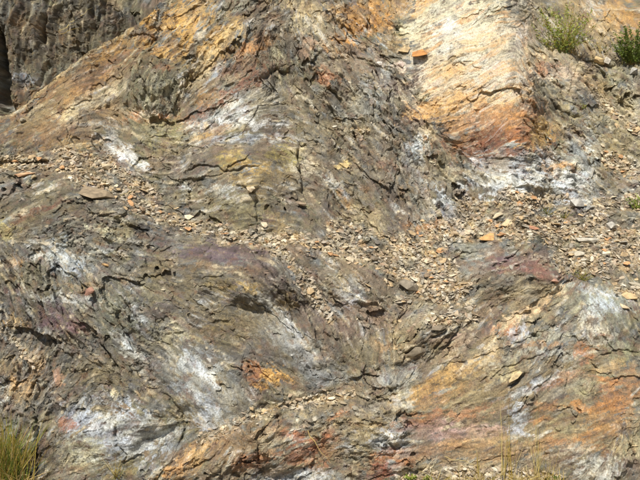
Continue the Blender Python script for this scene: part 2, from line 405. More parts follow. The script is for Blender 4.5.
patch = np.clip(.82 + .75 * fine + .16 * L1 + .4 * (F4[0][2] - .5) + .25 * (F3[0][0] - .5), .08, 1)
BLOB = [  # pale blue-grey entries: white mineral with its silvery sheen put into the colour
 # broad beds
 (110,330,170,110,0,(101,97,92),.85),(250,300,100,60,-20,(104,97,88),.75),(340,170,120,80,-45,(116,104,88),.7),(60,230,90,40,10,(104,99,88),.7),(120,90,110,50,30,(138,112,78),.6),(300,440,120,50,0,(128,112,88),.6),(360,330,80,40,0,(122,106,90),.6),(520,400,130,90,0,(148,128,94),.6),
 # shaded wall
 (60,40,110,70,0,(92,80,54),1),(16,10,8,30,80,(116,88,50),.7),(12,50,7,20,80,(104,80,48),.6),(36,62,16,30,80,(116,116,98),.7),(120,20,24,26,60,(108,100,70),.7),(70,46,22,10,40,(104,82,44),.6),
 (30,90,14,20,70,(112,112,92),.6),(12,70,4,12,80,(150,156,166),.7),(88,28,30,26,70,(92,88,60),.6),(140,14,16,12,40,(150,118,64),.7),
 # ridge slab
 (80,80,84,32,34,(150,110,66),.9),(60,100,40,14,36,(146,124,88),.6),(108,52,32,7,34,(170,128,60),.8),(80,66,14,4,32,(140,140,124),.8),(110,70,44,8,32,(128,94,70),.7),(125,85,16,16,0,(150,140,112),.6),
 (88,106,34,9,25,(190,176,144),.8),(72,118,10,12,60,(206,190,150),.7),(85,92,34,6,30,(186,138,72),.6),(40,112,30,9,35,(150,136,98),.6),(140,44,14,5,-12,(186,150,74),.6),(60,132,30,12,10,(140,110,76),.7),
 (36,125,18,10,30,(120,102,70),.6),(150,36,14,7,20,(136,96,62),.7),(150,18,12,5,40,(196,146,62),.8),
 # knob
 (160,90,34,30,60,(124,120,92),.9),(152,100,14,8,20,(160,160,140),.5),(176,70,14,12,40,(108,98,70),.7),(160,50,16,6,-15,(206,150,66),.8),(172,56,12,4,-30,(226,186,110),.7),(165,70,10,4,0,(190,120,70),.6),
 (150,118,30,5,4,(188,128,78),.8),(150,116,14,3,8,(224,214,196),.8),(124,152,22,5,-34,WH,.9),(112,140,10,14,-20,(176,178,174),.6),(135,162,14,4,-30,(198,202,208),.7),(150,130,26,14,0,(124,118,88),.7),(115,112,20,6,0,(186,150,100),.5),
 (78,145,26,6,8,(196,160,100),.6),(195,140,4,26,-12,(190,178,150),.6),
 # orange slabs upper centre
 (185,22,34,22,40,(206,156,74),.9),(196,8,16,8,0,(150,130,90),.6),(185,30,12,10,30,(228,178,84),.8),(172,44,12,12,60,(176,136,80),.6),(222,44,30,14,42,(214,172,100),.9),(232,40,14,8,40,(230,196,130),.7),
 (206,66,16,10,40,(196,176,136),.8),(198,82,12,14,60,(180,160,120),.6),(225,20,10,10,60,(140,126,84),.7),(235,8,20,8,0,(150,150,132),.7),(262,48,24,6,22,(196,140,76),.8),(245,55,22,6,36,(196,142,90),.7),
 (276,58,8,14,-10,(190,186,160),.8),(262,64,16,12,40,(150,140,110),.7),(232,75,44,7,32,(140,104,78),.8),(228,96,50,9,34,(156,98,70),.8),(220,88,20,8,30,(160,150,120),.7),(206,100,12,8,20,(188,142,76),.7),
 (268,24,22,22,60,(124,108,86),.9),(275,20,10,6,20,(168,126,86),.5),(290,30,14,30,-30,(122,112,96),.7),(300,50,12,14,0,(100,88,74),.7),(312,50,10,10,0,(176,140,112),.7),(315,20,16,16,-40,(186,170,132),.8),(300,6,30,8,-10,(194,170,120),.8),
 # centre slope
 (240,112,40,14,24,(176,178,176),.7),(235,108,10,14,30,(196,198,198),.7),(205,142,14,4,8,(198,202,208),.8),(250,124,44,5,2,WH,.8),(262,140,40,4,2,(180,184,190),.8),(210,134,22,6,20,(190,150,84),.7),(170,140,16,20,0,(150,140,92),.6),
 (290,100,44,18,0,(136,124,96),.8),(330,30,16,14,-50,(164,150,120),.7),(335,12,10,10,60,(206,160,90),.7),(345,55,30,22,-50,(158,136,112),.8),(326,78,12,8,-30,(178,118,78),.8),(350,72,22,6,-30,(120,112,96),.7),
 (372,96,14,18,-45,(178,184,188),.6),(360,110,22,20,-40,(156,148,126),.7),(400,100,20,36,40,(112,100,94),.7),(402,104,12,10,0,(150,146,124),.6),(400,66,8,4,0,(196,172,168),.7),(380,66,3,4,0,WH,.9),(378,60,16,3,-60,(196,170,140),.5),
 (420,115,14,20,-45,(136,106,84),.7),(425,135,12,10,-40,(214,196,160),.7),(415,150,10,14,-50,(196,204,212),.8),(412,175,8,18,60,(180,184,186),.7),(440,160,20,20,-40,(140,126,98),.7),(448,175,20,10,-40,(168,160,136),.6),
 (390,170,20,34,60,(132,118,98),.8),(392,165,4,14,80,(150,96,76),.5),(350,190,20,16,-40,(150,136,104),.7),(345,166,8,3,-5,(226,196,124),.9),(335,186,14,4,-42,(180,184,190),.8),(345,202,10,4,-45,(200,150,80),.6),
 (335,215,24,10,-35,(110,98,84),.8),(365,218,26,10,-20,(170,154,118),.7),(450,215,8,18,20,BW,.95),(458,222,6,12,20,WH,.8),(425,210,14,10,0,(186,178,160),.6),(430,228,20,6,-5,(190,132,72),.8),(470,200,14,24,-40,(130,110,88),.7),(330,130,40,18,-10,(140,126,94),.7),
 # pale block
 (478,64,60,62,25,CR,.95),(450,30,30,34,30,(226,222,206),.8),(447,28,8,6,0,WH,.9),(440,10,30,12,20,(176,166,136),.8),(480,12,30,14,30,(196,188,160),.8),(470,48,30,4,26,(228,190,130),.7),(490,80,36,4,28,(232,180,116),.7),(505,40,20,3,28,(222,170,106),.6),
 (460,84,30,6,20,(240,230,214),.8),(440,75,14,14,0,(214,180,130),.6),(450,106,40,10,12,(220,164,84),.8),(500,105,28,10,28,(222,176,112),.7),(500,132,52,24,8,(176,116,64),.92),(480,142,30,12,0,(134,88,62),.95),(524,136,24,16,0,(170,104,52),.9),(540,134,10,14,0,(196,160,80),.8),
 (500,150,30,8,0,(138,84,60),.8),(508,122,12,8,20,(216,150,70),.6),(520,146,16,3,-5,(216,180,120),.7),(455,130,16,12,-40,(190,140,84),.7),(446,96,14,30,-30,(204,158,92),.7),(600,22,50,22,-25,(180,146,96),.75),(432,112,20,8,-30,(196,148,80),.6),
 (375,20,12,36,-58,(208,142,48),.95),(362,12,14,22,-60,(196,140,60),.8),(400,6,14,16,40,(150,130,90),.7),(422,8,16,6,45,(216,160,84),.8),(412,32,12,14,0,(206,196,164),.6),(395,42,20,10,-30,(196,160,100),.5),(420,44,14,8,0,(222,206,170),.7),
 # right block and slope
 (560,60,30,30,-40,(168,154,124),.8),(538,66,12,16,-60,(214,190,158),.8),(545,70,4,18,-70,(180,112,70),.7),(560,74,14,10,0,(206,180,160),.7),(550,92,22,8,0,(120,112,86),.8),(528,40,6,20,-60,(150,124,112),.7),(520,34,5,8,-30,(214,214,222),.8),
 (570,84,12,20,0,(176,156,130),.6),(590,86,16,6,-30,(214,170,116),.7),(610,100,34,14,-38,(170,152,112),.8),(600,130,50,20,-30,(150,138,100),.8),(630,100,14,16,0,(176,166,140),.6),(530,20,12,20,-50,(150,130,100),.7),
 (595,8,10,8,-30,(206,206,200),.8),(620,14,30,14,-30,(184,138,64),.8),(600,40,24,22,-50,(176,154,112),.7),(560,16,24,14,0,(150,140,96),.6),(640,24,18,18,0,(170,120,60),.6),(620,66,20,14,0,(160,150,120),.5),
 (522,178,46,19,0,(190,193,196),.97),(520,186,32,10,10,(206,209,212),.85),(585,155,18,24,-20,(178,182,180),.8),(572,184,30,10,8,(202,205,208),.95),(590,198,14,8,0,(190,196,204),.7),(556,168,5,18,88,(196,146,78),.9),(500,166,12,8,0,(150,128,92),.6),(610,160,18,30,0,(140,124,88),.8),(560,128,10,12,0,(150,136,100),.6),(630,140,16,30,0,(154,140,104),.6),
 # olive boss
 (235,150,50,8,0,(118,104,88),.8),(235,160,22,8,0,(170,146,76),.8),(288,158,14,16,60,(166,150,80),.8),(262,174,26,8,-14,(184,150,76),.85),(250,186,22,10,-10,(160,136,84),.8),(284,182,18,16,30,(132,116,86),.8),(195,168,24,9,18,(112,98,84),.8),(180,186,22,8,0,(110,104,84),.7),
 (188,187,5,2,-10,(210,214,220),.9),(230,194,14,7,-20,(190,190,184),.7),(240,212,30,16,0,(134,124,84),.8),(300,206,24,10,0,(112,100,84),.85),(308,170,8,14,70,(196,186,164),.8),(302,150,6,8,60,(200,180,130),.6),(280,228,10,10,0,(160,134,80),.6),(206,200,30,8,-10,(126,116,84),.6),
 # left humps
 (40,210,44,18,16,(112,100,72),.85),(36,214,26,5,24,(112,72,52),.8),(52,206,20,4,16,(120,80,60),.7),(8,230,9,14,60,(170,158,104),.8),(20,196,20,8,0,(108,104,92),.6),(70,236,18,14,60,(120,118,104),.7),(112,232,20,5,-10,(178,174,148),.8),(126,228,14,8,0,(124,110,78),.7),
 (60,248,10,8,0,(170,180,190),.6),(44,258,20,4,0,(186,190,192),.7),(70,264,18,10,-20,(176,184,192),.8),(98,256,16,6,20,(166,170,168),.6),(16,262,10,5,20,(206,154,90),.7),(20,272,16,8,-10,(110,102,100),.7),(40,285,26,18,-40,(110,104,74),.8),(20,290,5,14,85,(100,66,62),.8),
 (75,300,40,5,-6,(180,182,180),.8),(92,293,8,6,0,(112,68,56),.95),(64,318,22,13,-28,PU,.95),(52,324,10,6,0,(102,78,84),.9),(80,326,10,5,-20,(112,76,76),.8),(90,286,30,5,0,(164,140,100),.6),(12,322,12,8,-20,(200,164,106),.8),(15,345,14,20,0,(110,100,88),.6),
 (120,310,30,24,-50,(120,120,98),.7),(142,312,10,5,-45,(186,190,192),.8),(130,345,14,6,-50,(184,188,188),.7),(155,290,20,14,0,(146,136,100),.6),(160,270,20,8,0,(126,112,80),.6),(110,280,20,10,0,(136,130,108),.6),(180,255,26,8,0,(122,106,80),.7),
 (224,255,46,10,-6,(104,86,94),1),(205,252,20,6,-4,(110,96,104),.7),(255,262,22,8,-30,(106,86,84),.85),(235,270,40,6,-6,(132,106,70),.7),(278,286,32,11,-42,(92,78,70),.95),(302,312,16,14,-45,(112,96,84),.7),(248,288,14,6,0,(186,154,82),.7),(225,286,22,8,0,(140,122,74),.7),(188,286,22,10,0,(116,106,78),.7),
 (264,300,8,4,-30,WH,.9),(284,318,30,6,-46,(192,194,196),.85),(305,345,14,8,-44,(190,186,180),.8),(294,345,44,14,-45,(142,143,142),.9),(178,320,12,3,-28,(130,72,60),.7),(184,328,16,8,-30,(190,182,154),.7),(170,338,20,12,0,(170,162,130),.5),(215,310,30,12,-10,(124,110,78),.7),(215,338,26,12,0,(140,122,80),.6),(250,320,20,20,0,(138,122,86),.6),(285,302,10,8,0,(160,136,80),.6),
 (320,370,14,22,-50,(150,150,148),.7),(340,378,18,8,0,(152,152,150),.8),
 # lower left
 (185,358,24,8,-30,(122,122,108),.8),(208,388,44,24,-42,(150,153,154),1),(214,378,30,4,-38,(198,202,208),.8),(204,400,22,6,-40,(180,184,190),.7),(206,418,12,10,0,(180,184,190),.7),(236,400,28,12,-44,(146,138,120),.8),(180,410,14,24,-60,(160,146,112),.7),(256,372,12,8,-30,(186,118,60),.8),(276,378,12,14,80,(214,158,66),.95),(278,372,6,8,0,(232,180,90),.7),
 (120,430,46,27,0,(172,177,184),1),(104,426,24,8,5,(180,184,190),.7),(130,445,14,12,-40,(180,184,190),.7),(150,430,16,20,-60,(168,166,154),.7),(96,424,10,3,0,WH,.7),(112,415,20,4,10,(198,202,208),.5),(170,435,10,14,-60,(176,176,168),.6),
 (100,375,40,16,0,(126,112,76),.7),(115,392,4,4,0,(220,206,170),.8),(140,360,8,8,80,(186,186,180),.6),(58,377,7,9,0,(186,140,112),.8),(65,424,16,5,4,(164,96,56),.85),(45,424,9,12,60,(150,138,104),.7),(18,390,10,14,-50,(206,166,112),.8),(4,394,6,8,0,(196,206,214),.6),(8,366,16,8,0,(176,152,110),.7),(32,360,8,14,0,(180,140,90),.5),
 (85,455,24,16,0,(172,168,140),.8),(88,458,10,6,0,(206,204,190),.6),(50,450,12,24,0,(112,98,74),.7),(120,470,20,8,0,(132,116,70),.6),(30,400,20,10,0,(140,128,104),.5),
 # lower middle
 (190,460,40,10,34,(190,150,96),.8),(210,440,24,6,36,(196,156,100),.7),(176,468,14,6,30,(206,150,90),.6),(240,440,30,14,30,(140,112,78),.8),(262,455,24,8,14,(176,112,62),.8),(275,430,24,10,0,(156,128,96),.7),(300,436,20,10,-20,(166,98,60),.8),(268,440,8,14,0,(170,160,130),.5),(310,455,18,14,-30,(160,96,58),.7),
 (300,478,30,7,0,(180,184,190),.9),(275,474,12,5,0,(196,170,140),.6),(230,470,20,10,0,(120,100,78),.6),(330,440,14,14,-40,(150,108,70),.6),(260,405,40,7,20,(130,118,88),.6),(300,415,14,6,-10,(196,178,140),.6),
 (340,400,30,16,10,(146,128,96),.8),(340,412,14,4,20,(182,120,78),.8),(370,412,26,14,10,(140,126,104),.7),(366,430,34,16,10,(160,142,104),.7),(385,440,16,10,-10,(196,200,206),.85),(380,444,9,6,0,(198,202,208),.8),(400,425,14,6,-30,(180,182,184),.7),(398,376,20,14,0,(158,156,148),.85),(325,436,10,4,10,(168,92,56),.7),(395,455,24,10,4,(172,108,62),.8),(382,470,14,9,0,(146,76,56),.85),(400,470,10,6,0,(190,186,184),.7),(355,455,14,16,0,(158,144,110),.6),
 # middle right outcrop
 (340,262,24,14,-20,(150,132,104),.7),(360,276,34,14,-24,(124,106,86),.8),(352,292,10,9,-40,(180,184,190),.85),(345,284,14,12,0,(170,158,130),.6),(410,288,14,7,-20,(112,104,92),.85),(420,300,20,8,0,(136,126,104),.7),(420,320,18,10,30,(168,158,132),.7),(370,318,40,12,-20,(134,108,88),.7),(340,325,24,8,-30,(124,100,90),.7),(380,350,26,18,40,(146,130,94),.7),(395,335,14,14,0,(164,146,106),.6),(385,345,5,20,80,(190,146,98),.5),
 (440,330,26,9,28,(112,96,80),.85),(470,336,30,7,24,(130,106,96),.8),(360,350,20,14,0,(124,116,92),.6),(455,345,30,8,28,(146,128,104),.6),
 (510,265,40,10,-4,(128,92,84),.85),(500,280,30,9,0,(120,108,92),.8),(535,272,22,6,-10,(126,88,78),.8),(555,280,12,5,-4,(132,86,72),.8),(520,294,40,8,10,(146,132,104),.7),(500,262,14,8,0,(112,78,84),.7),(530,285,16,4,10,(166,150,120),.6),(475,268,10,12,0,(140,118,100),.6),
 # lower right arches
 (545,300,34,6,38,(214,184,146),.85),(515,318,22,6,36,(220,190,150),.85),(505,330,14,5,30,(186,116,66),.7),(490,345,20,5,44,(206,186,150),.8),(600,300,34,16,-10,(150,152,136),.85),(598,292,18,5,-10,(180,184,190),.8),(610,308,16,4,-16,(180,184,190),.8),(590,310,18,8,40,(186,194,196),.6),(570,302,14,12,0,(160,156,128),.6),(595,330,20,6,0,(216,210,196),.8),(606,342,16,5,0,(206,204,194),.7),(600,334,9,3,0,(160,98,66),.6),
 (520,334,11,11,0,(178,182,190),.9),(545,335,26,8,4,(166,166,152),.8),(545,352,34,5,-8,(186,188,182),.7),(540,344,30,4,0,(190,140,90),.6),(582,350,10,12,60,(190,112,48),.95),(620,350,16,12,0,(142,142,110),.8),(620,320,20,12,0,(138,136,112),.7),(500,362,20,10,20,(180,176,156),.6),
 (450,375,46,8,26,(204,160,90),.8),(430,388,26,7,30,(212,158,80),.8),(470,385,50,12,22,(164,140,92),.7),(440,395,30,8,20,(206,140,72),.5),(475,400,26,18,20,(150,134,102),.8),(440,415,40,6,6,(190,118,70),.8),(430,425,28,7,0,(164,128,124),.7),(460,432,50,6,4,(196,160,150),.7),(450,445,50,5,6,(196,140,88),.7),(490,440,30,8,0,(186,150,100),.6),(420,450,20,10,-20,(150,128,112),.6),(470,455,60,6,2,(178,138,94),.6),(415,440,10,14,-50,(136,126,112),.6),
 (530,385,24,5,24,(180,184,190),.9),(548,378,18,3,22,(196,198,200),.7),(520,412,8,8,40,(198,202,208),.95),(516,428,5,12,60,(180,184,190),.8),(505,372,10,6,30,(200,186,140),.6),(545,395,26,5,22,(150,140,120),.7),(560,378,26,4,20,(186,120,76),.7),(548,405,20,5,4,(196,132,70),.8),(540,420,14,4,20,(204,134,66),.8),(560,440,24,9,10,(198,130,62),.75),(600,378,34,4,-8,(206,128,60),.85),(590,405,30,5,2,(206,132,56),.9),(615,400,14,24,60,(204,128,54),.75),(600,420,24,10,0,(196,140,72),.8),(600,440,26,12,0,(188,130,66),.75),
 (585,385,16,10,0,(166,160,128),.8),(610,366,20,5,10,(190,150,90),.7),(565,372,10,20,60,(140,128,110),.6),(560,425,16,16,0,(150,140,104),.7),(520,450,40,10,8,(176,134,86),.7),(598,468,20,12,0,(196,196,190),.85),(570,448,16,5,10,(206,196,176),.6),(625,445,10,24,80,(170,160,126),.8),(636,465,9,20,80,(140,122,104),.8),(634,420,12,14,0,(160,140,104),.6),(630,380,14,12,0,(190,130,80),.6),(480,470,60,8,0,(170,152,120),.7),
]
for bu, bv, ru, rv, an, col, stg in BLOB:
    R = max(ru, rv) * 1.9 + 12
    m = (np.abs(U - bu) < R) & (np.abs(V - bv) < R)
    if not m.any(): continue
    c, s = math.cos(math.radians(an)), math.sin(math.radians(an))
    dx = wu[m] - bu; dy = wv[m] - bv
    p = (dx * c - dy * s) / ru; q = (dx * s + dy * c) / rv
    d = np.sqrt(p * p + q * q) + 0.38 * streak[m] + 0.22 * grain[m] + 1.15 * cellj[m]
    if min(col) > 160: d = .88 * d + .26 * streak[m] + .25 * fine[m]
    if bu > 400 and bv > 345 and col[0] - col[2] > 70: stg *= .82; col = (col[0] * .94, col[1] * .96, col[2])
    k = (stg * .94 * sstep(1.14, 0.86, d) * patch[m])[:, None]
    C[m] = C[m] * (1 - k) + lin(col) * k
# iron-stained layers of the pale block
bm_ = sstep(1.15, .8, np.sqrt(((wu - 478) / 58) ** 2 + ((wv - 66) / 66) ** 2) + .2 * fine) * (1 - RUB)
k = (.68 * bm_ * sstep(.3, 1.1, .75 * L2 + .5 * L1 + .3 * fine))[..., None]; C = C * (1 - k) + lin((196,150,98)) * k
k = (.6 * bm_ * sstep(.6, 1.3, -.8 * L2 + .4 * L1 + .3 * fine))[..., None]; C = C * (1 - k) + lin((240,228,206)) * k
# paler uneven line along the crest of the ridge slab
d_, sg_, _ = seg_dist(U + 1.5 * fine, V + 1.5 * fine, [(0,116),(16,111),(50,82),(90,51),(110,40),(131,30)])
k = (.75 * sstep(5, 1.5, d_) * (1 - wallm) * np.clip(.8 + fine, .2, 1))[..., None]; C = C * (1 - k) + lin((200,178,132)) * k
# rubble colours, grain by grain
r5 = F5[0]
pal = np.array([srgb(*c) for c in [(194,164,116),(206,186,148),(166,146,114),(196,164,116),(156,142,118),(220,208,182),(180,144,104),(144,128,106),(202,184,150),(176,158,128)]], f32)
Crub = pal[(r5[1] * 9.99).astype(int)]
r4 = F4[0]
Crub = Crub * (0.5 + 0.4 * r4[1][..., None])
warm = sstep(0, .5, fbm(U / 50, V / 50, 3, 720))[..., None]
Crub = Crub * (1 - .25 * warm * np.array([0, .25, .6], f32))
k = (0.75 * np.clip(RUB * 1.1, 0, 1))[..., None]
C = C * (1 - k) + Crub * k
# thin silvery mica and quartz layers along the cleavage
vz = sstep(1.0, 1.7, .8 * L2 + .55 * L1 + 1.1 * fbm(U / 22, V / 22, 2, 760)) * sstep(-.2, .25, fbm(U / 60, V / 60, 2, 761)) * (1 - RUB) * (1 - wallm) * np.clip(.7 + fine, .1, 1)
vz = vz * (1 - np.exp(-(((U - 240) / 60) ** 2 + ((V - 262) / 26) ** 2) ** 2))
k = (.45 * vz)[..., None]; C = C * (1 - k) + lin((182,184,186)) * k
vz = sstep(1.0, 1.7, -.8 * L2 + .5 * L1 + 1.1 * fbm(U / 20, V / 20, 2, 762)) * (1 - RUB) * np.clip(.6 + fine, .1, 1)
k = (.5 * vz)[..., None]; C = C * (1 - k) + lin((112,90,88)) * k
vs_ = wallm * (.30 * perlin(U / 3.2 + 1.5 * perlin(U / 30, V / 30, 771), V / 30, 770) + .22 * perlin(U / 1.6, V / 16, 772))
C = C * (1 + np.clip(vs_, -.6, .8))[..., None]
# block-to-block and layer-to-layer differences
v = 1 + (F2[0][1] - .5) * .34 * brk + (F3[0][1] - .5) * .42 * brk3 + (F4[0][2] - .5) * .36 * brk4
v = v * (1 + 0.085 * np.clip(L1, -2, 2) + 0.09 * np.clip(L2, -2, 2)) * (1 + .22 * fbm(U / 5, V / 5, 3, 730))
C = C * np.clip(v, .4, 1.8)[..., None]
tint = (F3[0][2] - .5)[..., None] * np.array([.08, .02, -.12], f32) + (.16 * fbm(U / 24, V / 24, 3, 731))[..., None] * np.array([.4, .1, -.7], f32)
C = C * (1 + tint)
r3, r4, r5 = F3[0], F4[0], F5[0]
def speck(col, m, a):
    global C
    k = (a * m * (1 - .8 * RUB))[..., None]
    C = C * (1 - k) + lin(col) * k
spk = (.12 + .6 * np.clip(RO, 0, 1)) * (.35 + .65 * brk4) * np.clip(.75 + .9 * fine, .1, 1)
speck((196,188,168), r4[1] > .90, .5 * spk); speck((206,200,186), r5[2] > .93, .5 * spk); speck((70,64,52), r4[1] < .10, .55 * spk); speck((66,60,50), r5[2] < .09, .5 * spk)
speck((146,98,58), (r4[1] > .80) & (r4[1] < .87), .45 * spk); speck((168,140,92), (r5[2] > .80) & (r5[2] < .90), .45 * spk); speck((148,150,150), (r4[1] > .15) & (r4[1] < .25), .45 * spk)
speck((104,84,80), (r3[0] > .88), .4 * spk); speck((150,150,146), r3[0] < .1, .4 * spk)
# iron stain specks and pale lime specks with shapes of their own
sp = fbm(U / 6, V / 6, 3, 740) + .25 * L2
k = (.55 * sstep(.62, .95, sp) * (1 - RUB))[..., None]; C = C * (1 - k) + lin((196,180,150)) * k
sp = fbm(U / 8, V / 8, 3, 741) - .25 * L2
k = (.3 * sstep(.55, .95, sp) * (1 - RUB))[..., None]; C = C * (1 - k) + lin((136,96,62)) * k
C = np.clip(C, 0, 1) ** f32(1 / 2.2)
lum = (C * np.array([.3, .6, .1], f32)).sum(-1, keepdims=True)
chroma = C.max(-1, keepdims=True) - C.min(-1, keepdims=True)
C = lum + (C - lum) * (.96 - .30 * np.clip(chroma, 0, .8))
C = C ** f32(2.2) * np.array([1.0, 1.0, .94], f32)
C = C * (C.mean(-1, keepdims=True) / .22) ** f32(.16)
C = np.maximum(C * 1.1, .015)
C = (C * np.minimum(1, .72 / C.max(-1, keepdims=True))).astype(f32)

# ------------------------------------------------------------------ materials
def new_mat(name):
    m = bpy.data.materials.new(name); m.use_nodes = True
    n, l = m.node_tree.nodes, m.node_tree.links
    b = n["Principled BSDF"]
    return m, n, l, b
def rock_material():
    m, n, l, b = new_mat("weathered_schist")
    at = n.new("ShaderNodeAttribute"); at.attribute_name = "mineral"
    tc = n.new("ShaderNodeTexCoord")
    n1 = n.new("ShaderNodeTexNoise"); n1.inputs["Scale"].default_value = 85; n1.inputs["Detail"].default_value = 7; n1.inputs["Roughness"].default_value = .75
    n2 = n.new("ShaderNodeTexNoise"); n2.inputs["Scale"].default_value = 320; n2.inputs["Detail"].default_value = 3
    l.new(tc.outputs["Object"], n1.inputs["Vector"]); l.new(tc.outputs["Object"], n2.inputs["Vector"])
    mr = n.new("ShaderNodeMapRange"); mr.inputs[1].default_value = .36; mr.inputs[2].default_value = .64; mr.inputs[3].default_value = .55; mr.inputs[4].default_value = 1.42
    l.new(n1.outputs["Fac"], mr.inputs[0])
    mx = n.new("ShaderNodeVectorMath"); mx.operation = 'SCALE'
    l.new(at.outputs["Color"], mx.inputs[0]); l.new(mr.outputs[0], mx.inputs["Scale"])
    l.new(mx.outputs[0], b.inputs["Base Color"])
    ad = n.new("ShaderNodeMath"); ad.operation = 'ADD'; l.new(n1.outputs["Fac"], ad.inputs[0]); l.new(n2.outputs["Fac"], ad.inputs[1])
    bp = n.new("ShaderNodeBump"); bp.inputs["Strength"].default_value = .9; bp.inputs["Distance"].default_value = .010
    l.new(ad.outputs[0], bp.inputs["Height"]); l.new(bp.outputs[0], b.inputs["Normal"])
    mr2 = n.new("ShaderNodeMapRange"); mr2.inputs[1].default_value = .4; mr2.inputs[2].default_value = .6; mr2.inputs[3].default_value = .42; mr2.inputs[4].default_value = .75
    l.new(n2.outputs["Fac"], mr2.inputs[0]); l.new(mr2.outputs[0], b.inputs["Roughness"])
    b.inputs["Specular IOR Level"].default_value = .55
    return m
M_ROCK = rock_material()

def stone_material():
    m, n, l, b = new_mat("loose_stone")
    oi = n.new("ShaderNodeObjectInfo"); tc = n.new("ShaderNodeTexCoord")
    n1 = n.new("ShaderNodeTexNoise"); n1.inputs["Scale"].default_value = 22; n1.inputs["Detail"].default_value = 6; n1.inputs["Roughness"].default_value = .65
    ge = n.new("ShaderNodeNewGeometry")
    l.new(ge.outputs["Position"], n1.inputs["Vector"])
    mr = n.new("ShaderNodeMapRange"); mr.inputs[1].default_value = .3; mr.inputs[2].default_value = .7; mr.inputs[3].default_value = .55; mr.inputs[4].default_value = 1.35
    l.new(n1.outputs["Fac"], mr.inputs[0])
    mx = n.new("ShaderNodeVectorMath"); mx.operation = 'SCALE'
    l.new(oi.outputs["Color"], mx.inputs[0]); l.new(mr.outputs[0], mx.inputs["Scale"])
    l.new(mx.outputs[0], b.inputs["Base Color"])
    bp = n.new("ShaderNodeBump"); bp.inputs["Strength"].default_value = .6; bp.inputs["Distance"].default_value = .006
    l.new(n1.outputs["Fac"], bp.inputs["Height"]); l.new(bp.outputs[0], b.inputs["Normal"])
    b.inputs["Roughness"].default_value = .85
    return m
M_STONE = stone_material()

def attr_material(name, rough=.85, trans=0.0):
    m, n, l, b = new_mat(name)
    at = n.new("ShaderNodeAttribute"); at.attribute_name = "mineral"
    l.new(at.outputs["Color"], b.inputs["Base Color"])
    b.inputs["Roughness"].default_value = rough
    if trans:
        tr = n.new("ShaderNodeBsdfTranslucent"); mixn = n.new("ShaderNodeMixShader"); mixn.inputs[0].default_value = trans
        l.new(at.outputs["Color"], tr.inputs["Color"])
        l.new(b.outputs[0], mixn.inputs[1]); l.new(tr.outputs[0], mixn.inputs[2])
        l.new(mixn.outputs[0], n["Material Output"].inputs["Surface"])
    return m
M_CHIP = attr_material("stone_chips")
M_LEAF = attr_material("plant_leaf", .6, .35)

# ------------------------------------------------------------------ mesh helpers
def mesh_np(name, P, Q, cols=None, nv=4, smooth=True):
    me = bpy.data.meshes.new(name)
    me.vertices.add(len(P)); me.vertices.foreach_set("co", np.ascontiguousarray(P, f32).ravel())
    me.loops.add(len(Q) * nv); me.loops.foreach_set("vertex_index", np.ascontiguousarray(Q, np.int32).ravel())
    me.polygons.add(len(Q)); me.polygons.foreach_set("loop_start", np.arange(0, len(Q) * nv, nv, dtype=np.int32))
    me.update(calc_edges=True)
    me.polygons.foreach_set("use_smooth", np.full(len(Q), smooth, bool))
    if cols is not None:
        a = me.attributes.new("mineral", 'FLOAT_COLOR', 'POINT')
        c4 = np.ones((len(P), 4), f32); c4[:, :3] = cols
        a.data.foreach_set("color", c4.ravel())
    return me
def link(name, me, mat=None, parent=None, label=None, cat=None, group=None, kind=None):
    o = bpy.data.objects.new(name, me); COL.objects.link(o)
    if mat and me and not me.materials: me.materials.append(mat)
    if parent: o.parent = parent
    if label: o["label"] = label
    if cat: o["category"] = cat
    if group: o["group"] = group
    if kind: o["kind"] = kind
    return o

